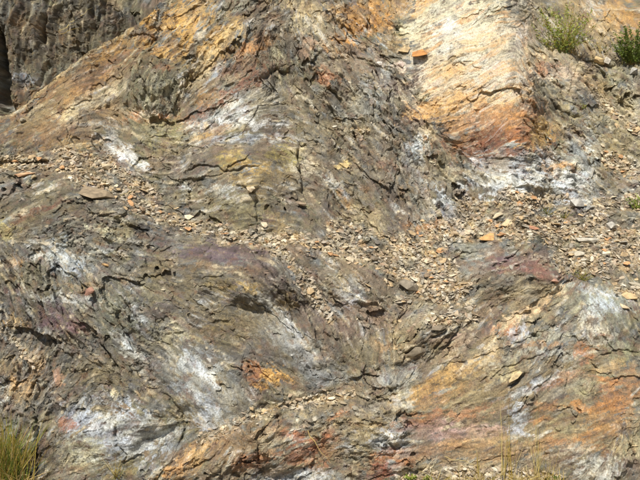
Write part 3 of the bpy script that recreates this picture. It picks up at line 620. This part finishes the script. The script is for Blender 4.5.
# ------------------------------------------------------------------ the rock face, split at its natural joints
PART = {
 'shaded_wall': ("dark shaded rock wall with upright ribs behind the ridge slab", [(20,20),(60,40),(100,10),(20,70),(130,0),(-30,60)]),
 'ridge_slab': ("tilted brown and ochre slab with a sharp straight crest", [(60,105),(90,80),(110,62),(40,120),(128,45)]),
 'knob': ("grey-olive rounded knob split by dark fissures", [(158,80),(165,100),(152,62)]),
 'ochre_slab': ("stepped ochre and cream slabs", [(180,20),(215,45),(230,70),(205,85),(240,20),(225,100)]),
 'fold_knob': ("purple-brown folded knob", [(270,25),(285,45),(300,60),(275,60)]),
 'broken_slope': ("broken grey-brown bedrock slope with steep layers", [(330,60),(350,110),(400,130),(380,180),(440,190),(310,110),(340,200),(330,10),(450,220),(420,100)]),
 'orange_seam': ("bright orange stained seam", [(372,18),(380,36)]),
 'pale_block': ("cream and white block with rusty orange foot", [(470,40),(480,80),(500,110),(490,140),(440,30),(450,100),(530,135)]),
 'jointed_slope': ("jointed tan rock slope below the bushes", [(560,60),(560,95),(610,90),(620,130),(590,140),(600,20),(545,30)]),
 'white_seam': ("chalky white and grey seam", [(510,178),(540,185),(580,180),(585,155)]),
 'white_streaked_bedrock': ("olive bedrock with a white quartz streak", [(130,145),(150,130),(190,130),(240,118),(280,110),(200,140)]),
 'olive_boss': ("smooth yellow-olive boss with a flat crest", [(230,165),(270,165),(285,185),(245,205),(200,170),(190,190),(300,205)]),
 'rubble_ledge': ("ledge covered with tan rubble", [(30,163),(100,185),(160,214),(220,234),(290,240),(90,162)]),
 'scree_slope': ("pale slope of fine scree", [(340,250),(400,270),(440,265),(420,245),(450,300),(400,235)]),
 'scree_shelf': ("shelf of scree and scattered slabs", [(500,225),(560,235),(620,240),(600,265),(560,205),(630,200)]),
 'left_hump': ("olive-grey hump with purple and rust bands", [(40,210),(80,225),(120,230),(30,235),(70,260),(150,250)]),
 'cleaved_hump': ("finely cleaved olive-grey bedrock", [(40,285),(80,300),(120,320),(60,325),(140,350),(30,340),(100,350),(110,280),(90,380)]),
 'purple_ledge': ("whaleback ledge with a purple crest", [(200,258),(240,262),(270,280),(295,305),(220,290),(180,280),(250,300)]),
 'brown_face': ("brown weathered face below the purple ledge", [(190,320),(230,330),(270,330),(240,350),(170,300)]),
 'grey_slab': ("smooth light grey slab dipping to the right", [(205,385),(225,405),(200,420),(190,360),(245,415)]),
 'slanting_slab': ("grey slab with a white upper edge", [(285,325),(305,350),(325,372),(340,378)]),
 'orange_niche': ("orange stained niche", [(270,375),(280,388),(256,370)]),
 'cracked_patch': ("pale grey cracked rock patch", [(110,430),(140,435),(125,455),(100,420),(165,435)]),
 'lower_left_rock': ("rough brown rock beside the grass tuft", [(50,400),(60,440),(20,390),(85,460),(40,470),(60,370)]),
 'rusty_spur': ("rust and tan spur of stepped layers", [(190,460),(230,445),(270,435),(300,440),(310,465),(340,440),(250,470)]),
 'knotted_rock': ("grey-tan rock knotted with white quartz", [(340,400),(380,420),(390,445),(360,450),(385,470),(390,380)]),
 'middle_outcrop': ("brown outcrop rising out of the scree", [(350,280),(375,285),(335,275)]),
 'plated_outcrop': ("brown plated outcrop with pale joints", [(350,320),(380,340),(430,335),(460,335),(340,340),(400,310),(360,355)]),
 'red_capped_outcrop': ("low outcrop with a dark red cap", [(500,270),(530,275),(555,282),(510,292),(480,280)]),
 'swirled_rock': ("grey rock with white swirled layers", [(600,300),(580,295),(620,315),(600,330)]),
 'arched_layers': ("arched cream and grey layers", [(540,305),(510,330),(545,345),(490,350),(580,345),(560,325)]),
 'ochre_face': ("smooth ochre and pink banded face", [(430,390),(460,400),(450,430),(480,440),(420,420),(490,400),(440,455)]),
 'orange_face': ("orange stained layered face with white veins", [(530,390),(560,410),(600,400),(600,440),(550,440),(620,370),(580,460)]),
 'corner_rock': ("upright grey-tan rock rib", [(632,450),(640,470),(628,430)]),
}
sx, sy, sr = [], [], []
names = list(PART)
for i, k in enumerate(names):
    for (a, b) in PART[k][1]:
        sx.append(a); sy.append(b); sr.append(i)
uq = 0.5 * (U[:-1, :-1] + U[1:, 1:]); vq = 0.5 * (V[:-1, :-1] + V[1:, 1:])
uq = uq + 5 * fbm(uq / 24, vq / 24, 3, 801); vq = vq + 5 * fbm(uq / 24, vq / 24, 3, 802)
bd = np.full(uq.shape, 1e12, f32); REG = np.zeros(uq.shape, np.int16)
for a, b, r in zip(sx, sy, sr):
    d = (uq - a) ** 2 + (vq - b) ** 2
    m = d < bd; bd = np.where(m, d, bd); REG[m] = r
wq = wallm[:-1, :-1] > .5
REG[wq] = 0
notw = (~wq) & (REG == 0); REG[notw] = names.index('ridge_slab')
P_ALL = np.stack([X, Y, ZZ], -1).reshape(-1, 3)
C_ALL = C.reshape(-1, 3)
idx = np.arange(NX * NZ, dtype=np.int64).reshape(NZ, NX)
quads = np.stack([idx[:-1, :-1], idx[:-1, 1:], idx[1:, 1:], idx[1:, :-1]], -1).reshape(-1, 4)
regf = REG.ravel()
face = link('rock_face', None, kind='structure', label='weathered roadside rock face of folded grey, ochre and white layers')
remap = np.full(NX * NZ, -1, np.int64)
# whole-face vertex normals keep the joints between parts from showing as seams
for i, k in enumerate(names):
    q = quads[regf == i]
    if not len(q): continue
    used = np.unique(q)
    remap[used] = np.arange(len(used))
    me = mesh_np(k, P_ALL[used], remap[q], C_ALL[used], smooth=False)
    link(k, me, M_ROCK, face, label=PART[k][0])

# normals of the face (smoothed) for laying stones
Ysm = blur(Y, 5); Zsm = blur(ZZ, 1)
tx = np.stack([np.gradient(X, axis=1), np.gradient(Ysm, axis=1), np.zeros_like(X)], -1)
tz = np.stack([np.zeros_like(X), np.gradient(Ysm, axis=0), np.gradient(Z, axis=0)], -1)
NRM = np.cross(tx, tz); NRM /= np.linalg.norm(NRM, axis=-1, keepdims=True)
UF, VF = project(X, Y, ZZ)
UFs, VFs = UF[::2, ::2].copy(), VF[::2, ::2].copy()
def at(u, v):
    d = (UFs - u) ** 2 + (VFs - v) ** 2
    k = np.argpartition(d.ravel(), 6)[:6]
    ys = Y[::2, ::2].ravel()[k]
    k = k[np.argmin(ys)]
    i, j = divmod(int(k), UFs.shape[1]); i *= 2; j *= 2
    return Vector((float(X[i, j]), float(Y[i, j]), float(ZZ[i, j]))), Vector([float(t) for t in NRM[i, j]])

# ------------------------------------------------------------------ the ground at the foot of the face
def ground_material():
    m, n, l, b = new_mat("roadside_soil")
    tc = n.new("ShaderNodeTexCoord")
    n1 = n.new("ShaderNodeTexNoise"); n1.inputs["Scale"].default_value = 3; n1.inputs["Detail"].default_value = 10; n1.inputs["Roughness"].default_value = .7
    l.new(tc.outputs["Object"], n1.inputs["Vector"])
    cr = n.new("ShaderNodeValToRGB")
    cr.color_ramp.elements[0].position = .3; cr.color_ramp.elements[0].color = (.10, .075, .045, 1)
    cr.color_ramp.elements[1].position = .7; cr.color_ramp.elements[1].color = (.28, .23, .15, 1)
    l.new(n1.outputs["Fac"], cr.inputs[0]); l.new(cr.outputs[0], b.inputs["Base Color"])
    bp = n.new("ShaderNodeBump"); bp.inputs["Distance"].default_value = .02
    l.new(n1.outputs["Fac"], bp.inputs["Height"]); l.new(bp.outputs[0], b.inputs["Normal"])
    b.inputs["Roughness"].default_value = .95
    return m
gx = np.concatenate([-np.geomspace(400, 8, 12), np.linspace(-7, 7, 90), np.geomspace(8, 400, 12)])
gy = np.concatenate([-np.geomspace(400, 8, 12), np.linspace(-7, .35, 70)])
GXX, GYY = np.meshgrid(gx, gy)
GZZ = 0.035 * fbm(GXX / .9, GYY / .9, 4, 990) - 0.11 + 0.05 * sstep(-.6, .2, GYY)
gi = np.arange(GXX.size).reshape(GXX.shape)
gq = np.stack([gi[:-1, :-1], gi[:-1, 1:], gi[1:, 1:], gi[1:, :-1]], -1).reshape(-1, 4)
link('ground', mesh_np('ground', np.stack([GXX, GYY, GZZ], -1).reshape(-1, 3), gq), ground_material(), kind='structure', label='dry stony soil along the foot of the rock face')

# ------------------------------------------------------------------ loose stones
def flake_mesh(seed, npts=13, flat=1.0):
    r = random.Random(seed)
    bm = bmesh.new()
    for i in range(npts):
        a = 2 * math.pi * (i + r.uniform(-.4, .4)) / npts
        q = r.uniform(.6, 1.0)
        zz = r.choice((-1, 1)) * r.uniform(.55, 1)
        bm.verts.new((math.cos(a) * q * r.uniform(.75, 1), math.sin(a) * q, zz * r.uniform(.2, 1)))
    for i in range(4):
        bm.verts.new((r.uniform(-.5, .5), r.uniform(-.5, .5), r.choice((-1, 1)) * r.uniform(.8, 1)))
    bmesh.ops.convex_hull(bm, input=bm.verts)
    for v in [v for v in bm.verts if not v.link_faces]: bm.verts.remove(v)
    me = bpy.data.meshes.new("stone"); bm.to_mesh(me); bm.free()
    me.polygons.foreach_set("use_smooth", np.zeros(len(me.polygons), bool))
    me.materials.append(M_STONE)
    return me
FL = [flake_mesh(s, 6 + s % 5) for s in range(20)]
def stone(u, v, la, lb, lc, ang, col, label, group=None, tilt=.25, lift=.35, me=None, name='stone', flatup=.35):
    """la, lb, lc: length along, across and thickness in units of the face; ang: turn of the long side, degrees"""
    p, nrm = at(u, v)
    nrm = (nrm * (1 - flatup) + Vector((0, -.25, .97)) * flatup).normalized()
    nrm = (nrm + Vector((random.uniform(-tilt, tilt), random.uniform(-tilt, tilt), random.uniform(-tilt, tilt)))).normalized()
    ax = Vector((math.cos(math.radians(ang)), 0, math.sin(math.radians(ang))))
    ax = (ax - nrm * ax.dot(nrm)).normalized()
    ay = nrm.cross(ax)
    k = float(PX) / 2 * (p.y - CAM[1]) / 7.1
    o = bpy.data.objects.new(name, me or random.choice(FL)); COL.objects.link(o)
    R3 = Matrix((ax, ay, nrm)).transposed().to_4x4()
    o.matrix_world = Matrix.Translation(p + nrm * (lc * k * lift)) @ R3 @ Matrix.Diagonal((la * k, lb * k, lc * k, 1))
    c = srgb(*col); j = random.uniform(.85, 1.12)
    o.color = (c[0] * j, c[1] * j, c[2] * j, 1)
    o["label"] = label; o["category"] = "stone"
    if group: o["group"] = group
    return o
NAMED = [
 (420,57,17,15,10,10,(172,120,66),"rust-orange block perched beside the white and cream block"),
 (404,50,16,10,5,-20,(200,168,116),"thin tan plate lying beside the rust-orange block"),
 (97,195,44,30,9,3,(138,118,92),"large flat grey-brown slab jutting out over its own shadow"),
 (25,174,22,9,5,48,(198,146,104),"reddish tan flake leaning on the rubble ledge by the dark cleft"),
 (34,177,10,5,4,80,(160,140,104),"short tan sliver standing beside the reddish tan flake"),
 (249,191,9,10,8,10,(222,198,162),"pale cream stone lodged in the hollow of the olive boss"),
 (488,237,26,16,6,22,(216,156,84),"bright orange-tan slab on the scree shelf"),
 (506,223,18,12,6,50,(222,198,150),"cream slab leaning above the bright orange-tan slab"),
 (497,214,16,8,4,35,(206,190,156),"thin pale plate above the cream slab on the shelf"),
 (533,229,9,17,6,75,(170,104,72),"upright red-brown slab on the scree shelf"),
 (577,203,26,14,9,10,(192,194,194),"broad light grey slab under the chalky white seam"),
 (609,226,16,14,9,-10,(204,202,196),"rounded light grey stone on the right of the shelf"),
 (586,240,34,10,7,6,(182,178,166),"long grey slab lying across the shelf"),
 (580,254,24,9,6,-6,(190,184,166),"pale grey slab just below the long grey slab"),
 (630,296,22,15,6,-30,(206,174,122),"broad tan slab beside the grey swirled rock"),
 (625,306,13,12,5,-50,(190,170,136),"small buff slab under the broad tan slab"),
 (635,283,18,8,5,-10,(206,196,172),"cream plate above the broad tan slab"),
 (407,288,26,15,9,-18,(122,112,98),"dark grey-brown slab stranded on the fine scree"),
 (571,52,10,6,5,-30,(200,150,74),"small ochre stone under the leafy bush"),
 (599,62,16,9,7,-15,(196,164,110),"tan block bridging the dark gap below the bushes"),
 (606,60,9,9,7,0,(224,220,212),"white stone resting on the tan block"),
 (632,72,14,12,8,10,(182,184,184),"grey stone at the foot of the dark green shrub"),
 (107,265,9,5,4,25,(222,170,104),"lone orange flake on the cleaved grey hump"),
 (92,293,14,11,6,0,(120,72,58),"dark red stone set in the cleaved grey hump"),
 (105,168,11,10,8,0,(206,186,150),"pale rounded stone at the upper edge of the ledge rubble"),
 (437,328,22,9,5,30,(104,92,76),"dark brown plate wedged in the plated outcrop"),
 (414,351,20,8,5,28,(110,98,80),"second dark brown plate, below the wedged one"),
 (455,336,26,8,5,26,(136,112,98),"purplish plate lying along the plated outcrop"),
 (380,65,5,7,4,70,(232,226,222),"small bright white chip on the broken grey slope"),
 (402,65,10,7,5,-20,(206,184,176),"pinkish pale stone under the rust-orange block"),
 (515,378,22,6,5,38,(206,180,130),"cream sliver lying over the dark slit in the ochre face"),
 (376,260,13,9,6,-10,(112,98,82),"dark brown stone at the top of the fine scree"),
 (300,203,13,6,4,0,(120,100,80),"flat brown stone at the head of the ledge rubble"),
 (556,60,7,5,4,0,(196,190,176),"small light stone on the crest below the bush stems"),
 (555,282,16,7,5,-6,(138,92,76),"brick-red plate capping the low outcrop"),
 (345,166,13,6,4,-6,(226,196,130),"yellow-cream flake on the broken grey slope"),
 (23,120,9,6,5,20,(128,120,100),"grey stone below the foot of the sharp crest"),
]
for t in NAMED: stone(t[0], t[1], t[2] * (1.0 if t[0] > 470 else 1.18), t[3] * (.95 if t[0] > 470 else 1.15), t[4], t[5], tuple(c * .62 + q * .38 for c, q in zip(t[6], (150,138,116))) if t[0] != 420 else t[6], t[7], tilt=.12, lift=.3 if t[0] > 470 else .5, flatup=.75 if t[0] == 97 else .4)
RCOL = {'tan': (172,148,112), 'cream': (194,178,150), 'grey': (146,137,120), 'rust': (176,134,92), 'brown': (138,118,94)}
ZONES = [("in the rubble on the long ledge", "loose stones on the rubble ledge", 88,
          [([(10,163),(60,166),(105,186),(150,212),(200,230),(245,237),(300,238),(340,250)], 11), ([(264,238),(290,262),(312,292),(328,315)], 6), ([(70,155),(110,166),(145,188)], 9)]),
         ("on the fine scree slope", "loose stones on the scree slope", 84, [([(330,245),(370,262),(410,282),(450,300)], 24), ([(400,242),(440,255),(460,285)], 24), ([(395,302),(430,318),(470,316)], 8)]),
         ("on the scree shelf", "loose stones on the scree shelf", 84, [([(470,218),(500,228),(540,222),(600,235),(636,240)], 20), ([(562,262),(600,258),(636,262)], 18), ([(510,202),(590,206),(636,200)], 12)]),
         ("on the jointed slope under the bushes", "loose stones on the jointed slope", 26, [([(590,95),(615,112),(636,128)], 14), ([(600,150),(620,165),(636,178)], 14)]),
         ("along the joint below the orange niche", "loose stones along the lower joint", 16, [([(205,440),(240,420),(262,412),(310,402),(345,397)], 5)])]
for place, grp, cnt, bands in ZONES:
    for q in range(cnt):
        pts, w = random.choices(bands, [len(b[0]) * b[1] for b in bands])[0]
        i = random.randrange(len(pts) - 1); t = random.random()
        u = pts[i][0] * (1 - t) + pts[i + 1][0] * t + random.gauss(0, .3) * w
        v = pts[i][1] * (1 - t) + pts[i + 1][1] * t + random.gauss(0, .5) * w
        if not (1 < u < 639): continue
        k = random.choices(list(RCOL), [5, 3, 3, 3, 3])[0]
        s = random.choice((6, 7, 7, 8, 8, 9, 10, 11, 13))
        b_, c_ = random.uniform(.45, .9), random.uniform(.12, .34)
        shp = ('narrow ' if b_ < .63 else '') + ('flat' if c_ < .19 else 'blocky' if c_ > .27 else 'angular')
        siz = 'small' if s < 8 else 'larger' if s > 9 else 'middling'
        stone(u, v, s, s * b_, s * c_, random.uniform(-60, 60), RCOL[k],
              f"{siz} {shp} {k} stone {place}", f"{siz} {shp} {k} {grp}", tilt=.45, lift=.12)

# fine chips: nobody could count them
def chips(name, n, weight, smin, smax, label, seed, own=.38):
    rg = np.random.default_rng(seed)
    w = weight.ravel().astype(np.float64); w = w / w.sum()
    k = rg.choice(w.size, n, p=w)
    base = np.array([(1,0,0),(.3,.8,0),(-.6,.7,0),(-1,-.1,0),(-.2,-.9,0),(.6,-.6,0),(.2,.1,1),(-.1,-.1,-1)], f32)
    tri = np.array([(0,1,6),(1,2,6),(2,3,6),(3,4,6),(4,5,6),(5,0,6),(1,0,7),(2,1,7),(3,2,7),(4,3,7),(5,4,7),(0,5,7)])
    P = base[None] * (1 + rg.uniform(-.3, .3, (n, 8, 3)))
    sz = (smin + (smax - smin) * rg.random(n) ** 3.4) * PX / 2
    P = P * np.stack([sz * rg.uniform(.9, 1.5, n), sz * rg.uniform(.6, 1, n), sz * rg.uniform(.14, .42, n)], -1)[:, None]
    nr = NRM.reshape(-1, 3)[k] * .7 + np.array([0, -.2, .6]) + rg.normal(0, .45, (n, 3)); nr /= np.linalg.norm(nr, axis=1, keepdims=True)
    ax = rg.normal(0, 1, (n, 3)); ax -= nr * (ax * nr).sum(1, keepdims=True); ax /= np.linalg.norm(ax, axis=1, keepdims=True)
    ay = np.cross(nr, ax)
    W = P[..., 0:1] * ax[:, None] + P[..., 1:2] * ay[:, None] + P[..., 2:3] * nr[:, None]
    W += P_ALL[k][:, None] + (nr * (sz * .04)[:, None])[:, None]
    pc = pal[rg.integers(0, len(pal), n)] * rg.uniform(.38, 1.0, (n, 1))
    g = pc.mean(1, keepdims=True); pc = g + (pc - g) * .62
    pc = pc * (1 - own) + C_ALL[k] * own * 1.1
    F = (tri[None] + 8 * np.arange(n)[:, None, None]).reshape(-1, 3)
    me = mesh_np(name, W.reshape(-1, 3), F, np.repeat(pc, 8, 0), 3, smooth=False)
    link(name, me, M_CHIP, label=label, kind='stuff', cat='gravel')
inview = (U > -60) & (U < 700) & (V > -40) & (V < 500)
chips('scree', 17000, np.where(inview, np.clip(rub_s, 0, 1) ** 1.3, 0), 1.0, 6.5, 'fine tan and cream stone chips covering the ledges', 5)
lowflat = sstep(.35, .6, NRM[..., 2]) + .08
chips('stone_chips', 3500, np.where(inview, (1 - RUB) * (lowflat + 1.2 * blur(RUB, 16)) * RO * (1 - wallm), 0), 1.2, 5.0, 'scattered stone chips caught on small steps of the bedrock', 6, .72)

# ------------------------------------------------------------------ plants
class Blades:
    def __init__(s): s.P = []; s.F = []; s.C = []
    def strip(s, pts, w, col, side=None):
        """a tapering folded blade through the points"""
        n = len(pts); b = len(s.P)
        for i, p in enumerate(pts):
            t = i / (n - 1)
            ww = w * (1 - t) ** .7 + w * .06
            d = (pts[min(i + 1, n - 1)] - pts[max(i - 1, 0)]).normalized()
            sd_ = d.cross(side if side else Vector((.3, -1, .2))).normalized()
            up = sd_.cross(d)
            for q in (p - sd_ * ww, p + up * ww * .5, p + sd_ * ww): s.P.append(tuple(q)); s.C.append(col)
        for i in range(n - 1):
            a = b + 3 * i
            for k in (0, 1): s.F.append((a + k, a + k + 1, a + k + 4, a + k + 3))
    def leaf(s, p, d, L, w, col):
        d = d.normalized(); sd_ = d.cross(Vector((random.gauss(0, 1), random.gauss(0, 1), random.gauss(0, 1)))).normalized(); up = sd_.cross(d)
        b = len(s.P)
        for q in (p, p + d * L * .4 + sd_ * w, p + d * L * .45 - up * w * .35, p + d * L * .4 - sd_ * w, p + d * L): s.P.append(tuple(q)); s.C.append(col)
        s.F += [(b, b + 1, b + 2, b + 2), (b, b + 2, b + 3, b + 3), (b + 1, b + 4, b + 2, b + 2), (b + 2, b + 4, b + 3, b + 3)]
    def build(s, name, parent=None, **kw):
        me = bpy.data.meshes.new(name)
        me.from_pydata(s.P, [], [tuple(dict.fromkeys(f)) for f in s.F])
        a = me.attributes.new("mineral", 'FLOAT_COLOR', 'POINT')
        c4 = np.ones((len(s.P), 4), f32); c4[:, :3] = np.array(s.C, f32); a.data.foreach_set("color", c4.ravel())
        return link(name, me, M_LEAF, parent, **kw)
def shade(col, j=.25):
    k = random.uniform(1 - j, 1 + j); h = random.uniform(-.08, .08)
    return (col[0] * k * (1 + h), col[1] * k, col[2] * k * (1 - h))
GRN = srgb(128,146,58); LGRN = srgb(172,182,88); DGRN = srgb(98,114,52); STRAW = srgb(196,176,116); OCHG = srgb(160,140,62); BRN = srgb(120,98,66)
def curve(p, d, L, n=5, droop=.3, wob=.05):
    pts = [p.copy()]; d = d.normalized()
    for i in range(n):
        d = (d + Vector((random.gauss(0, wob), random.gauss(0, wob), -droop / n))).normalized()
        pts.append(pts[-1] + d * (L / n))
    return pts
def bush(name, u, v, h, spread, nst, nleaf, cols, label, cat='bush', dry=4, leafL=.03, leafW=.006):
    p, _ = at(u, v)
    root = link(name, None, label=label, cat=cat); root.location = p
    o = Vector((0, 0, 0))
    st_, lf = Blades(), Blades()
    for i in range(nst):
        d = Vector((random.gauss(0, spread), -abs(random.gauss(.05, .3)), 1))
        L = h * random.uniform(.45, 1)
        c = curve(o + Vector((random.gauss(0, .06) * h * 2, 0, -.01)), d, L, 6, .25, .10)
        st_.strip(c, .0025, shade(random.choice((BRN, DGRN, OCHG))))
        for k in range(nleaf):
            t = random.uniform(.12, 1) * (len(c) - 1.001); a = int(t)
            q = c[a].lerp(c[a + 1], t - a)
            dd = (c[a + 1] - c[a]).normalized() * .6 + Vector((random.gauss(0, .8), random.gauss(0, .8), random.gauss(.1, .6)))
            lf.leaf(q, dd, leafL * random.uniform(.5, 1.3), leafW * random.uniform(.7, 1.4), shade(random.choice(cols), .3))
    for i in range(dry):
        st_.strip(curve(o, Vector((random.gauss(0, spread * .8), -.1, 1)), h * random.uniform(1.0, 1.5), 6, .1, .05), .002, shade(STRAW))
    st_.build('stems', root); lf.build('leaves', root)
    return root
bush('leafy_bush', 564, 52, .60, .52, 50, 34, (LGRN, LGRN, GRN, OCHG), 'leafy green bush with dry stalks rooted above the jointed slope', dry=22, leafL=.045, leafW=.005)
bush('shrub', 634, 64, .52, .55, 56, 56, (DGRN, GRN, DGRN), 'darker green shrub at the head of the slope, right of the leafy bush', 'bush', 4, .034, .007)
bush('shrub', 600, 52, .22, .5, 8, 7, (OCHG, STRAW, DGRN), 'thin dry twiggy shrub between the two green bushes', 'bush', 8)
bush('green_weed', 637, 208, .2, .45, 12, 18, (LGRN, GRN), 'pale green weed at the right end of the scree shelf', 'plant', 0, .024, .007)
bush('sprig', 548, 214, .17, .9, 12, 12, (DGRN, BRN, OCHG), 'dark wiry sprig below the chalky white seam', 'plant', 2, .014, .003)
bush('sprig', 566, 216, .13, .9, 8, 12, (DGRN, BRN, GRN), 'smaller wiry sprig beside the broad light grey slab', 'plant', 2, .014, .003)
bush('sprig', 582, 278, .14, .9, 12, 14, (OCHG, DGRN, GRN), 'low olive sprig growing above the grey swirled rock', 'plant', 3, .014, .003)
bush('green_weed', 584, 108, .08, .7, 8, 12, (GRN, OCHG), 'tiny green weed in a joint of the tan slope', 'plant', 0, .014, .004)
bush('green_weed', 410, 479, .07, .9, 12, 14, (GRN, LGRN), 'low green weed at the foot of the knotted rock', 'plant', 1, .018, .006)
bush('green_weed', 430, 480, .06, .9, 9, 14, (LGRN, GRN), 'second low green weed at the foot of the ochre face', 'plant', 1, .018, .006)
bush('green_weed', 556, 479, .06, .9, 10, 14, (GRN, DGRN), 'low green weed under the orange face', 'plant', 1, .018, .006)
bush('dry_weed', 118, 478, .16, .5, 9, 6, (OCHG, STRAW), 'small dry weed below the pale cracked patch', 'plant', 4, .02, .003)

def tuft(name, u, v, n, h, wid, cols, label, cat, lean=(0, 0), w=.004, droop=.5, sp=.25):
    p, _ = at(u, v)
    b = Blades()
    for i in range(n):
        o = Vector((random.gauss(0, wid), random.gauss(-.03, wid * .4), random.uniform(-.03, .02)))
        d = Vector((random.gauss(lean[0], sp), random.gauss(lean[1] - .1, sp), 1))
        b.strip(curve(o, d, h * random.uniform(.45, 1.05), 5, droop * random.uniform(.3, 1.4), .06), w * random.uniform(.6, 1.2), shade(random.choice(cols), .3))
    o = b.build(name, label=label, cat=cat); o.location = p
    return o
tuft('grass_tuft', 4, 486, 480, .6, .075, (OCHG, OCHG, GRN, DGRN, STRAW), 'thick green and ochre grass tuft at the foot of the brown rock', 'grass tuft', (.05, -.05), .0042, .55, .2)
for i, (u, n, h, lb_) in enumerate([(478, 5, .34, 'short group of dry stalks before the ochre face'), (503, 9, .66, 'tall group of dry stalks before the ochre face'), (512, 6, .6, 'dry stalks below the white quartz blotch'),
                                    (537, 12, .62, 'tall dense olive stalks before the orange face'), (548, 5, .3, 'short stalks beside the tall olive stalks')]):
    tuft('dry_grass', u, 476, n, h, .016, (STRAW, STRAW, OCHG, srgb(176,166,110)), lb_, 'dry grass', (0, 0), .0026, .08, .07)
for i, (u, n, lb_) in enumerate([(445, 60, 'low dry grass at the foot of the ochre face'), (480, 90, 'matted dry grass around the short stalks'), (520, 120, 'thick matted dry grass between the stalk groups'), (552, 80, 'matted dry grass under the orange face')]):
    tuft('dry_grass', u, 482, n, .17, .09, (STRAW, srgb(206,190,140), OCHG, srgb(170,150,104)), lb_, 'dry grass', (0, 0), .003, .9, .7)
tuft('dead_grass', 14, 482, 130, .3, .10, (STRAW, BRN, srgb(150,128,84)), 'matted dead blades around the base of the thick grass tuft', 'dead grass', (.1, -.1), .0032, 1.2, .6)
def twig(u, v, u2, v2, r, col, label, name='twig'):
    p, n1 = at(u, v); q, n2 = at(u2, v2)
    b = Blades(); o = p + n1 * .012; e = q + n2 * .03 - o
    pts = [e * (i / 6) + Vector((random.gauss(0, .006), random.gauss(-.004, .006), random.gauss(0, .006))) for i in range(7)]
    b.strip(pts, r, col)
    ob = b.build(name, label=label, cat='twig'); ob.location = o
twig(307, 430, 330, 462, .0035, shade(STRAW), 'long pale straw lying across the rusty spur')
twig(420, 474, 434, 455, .004, shade(srgb(226,214,180)), 'pale straw standing at the foot of the ochre face')
twig(428, 472, 436, 452, .003, shade(srgb(226,214,180)), 'thin pale straw beside the knotted rock weeds')
twig(446, 456, 482, 466, .0025, shade(STRAW), 'fallen straw lying along the ochre face')
twig(66, 26, 92, 8, .004, shade(STRAW), 'pale root hanging across the shaded wall', 'root')
twig(60, 30, 76, 22, .003, shade(STRAW), 'short pale root below the longer one on the shaded wall', 'root')
twig(62, 34, 84, 28, .0025, shade(OCHG), 'thin ochre root on the shaded wall', 'root')
twig(128, 186, 150, 206, .0025, shade(STRAW), 'pale straw lying in the ledge rubble')
twig(120, 196, 140, 192, .0025, shade(STRAW), 'short straw beside the large flat slab')
twig(470, 284, 478, 278, .003, shade(srgb(226,214,190)), 'pale straw on the fine scree near the red-capped outcrop')
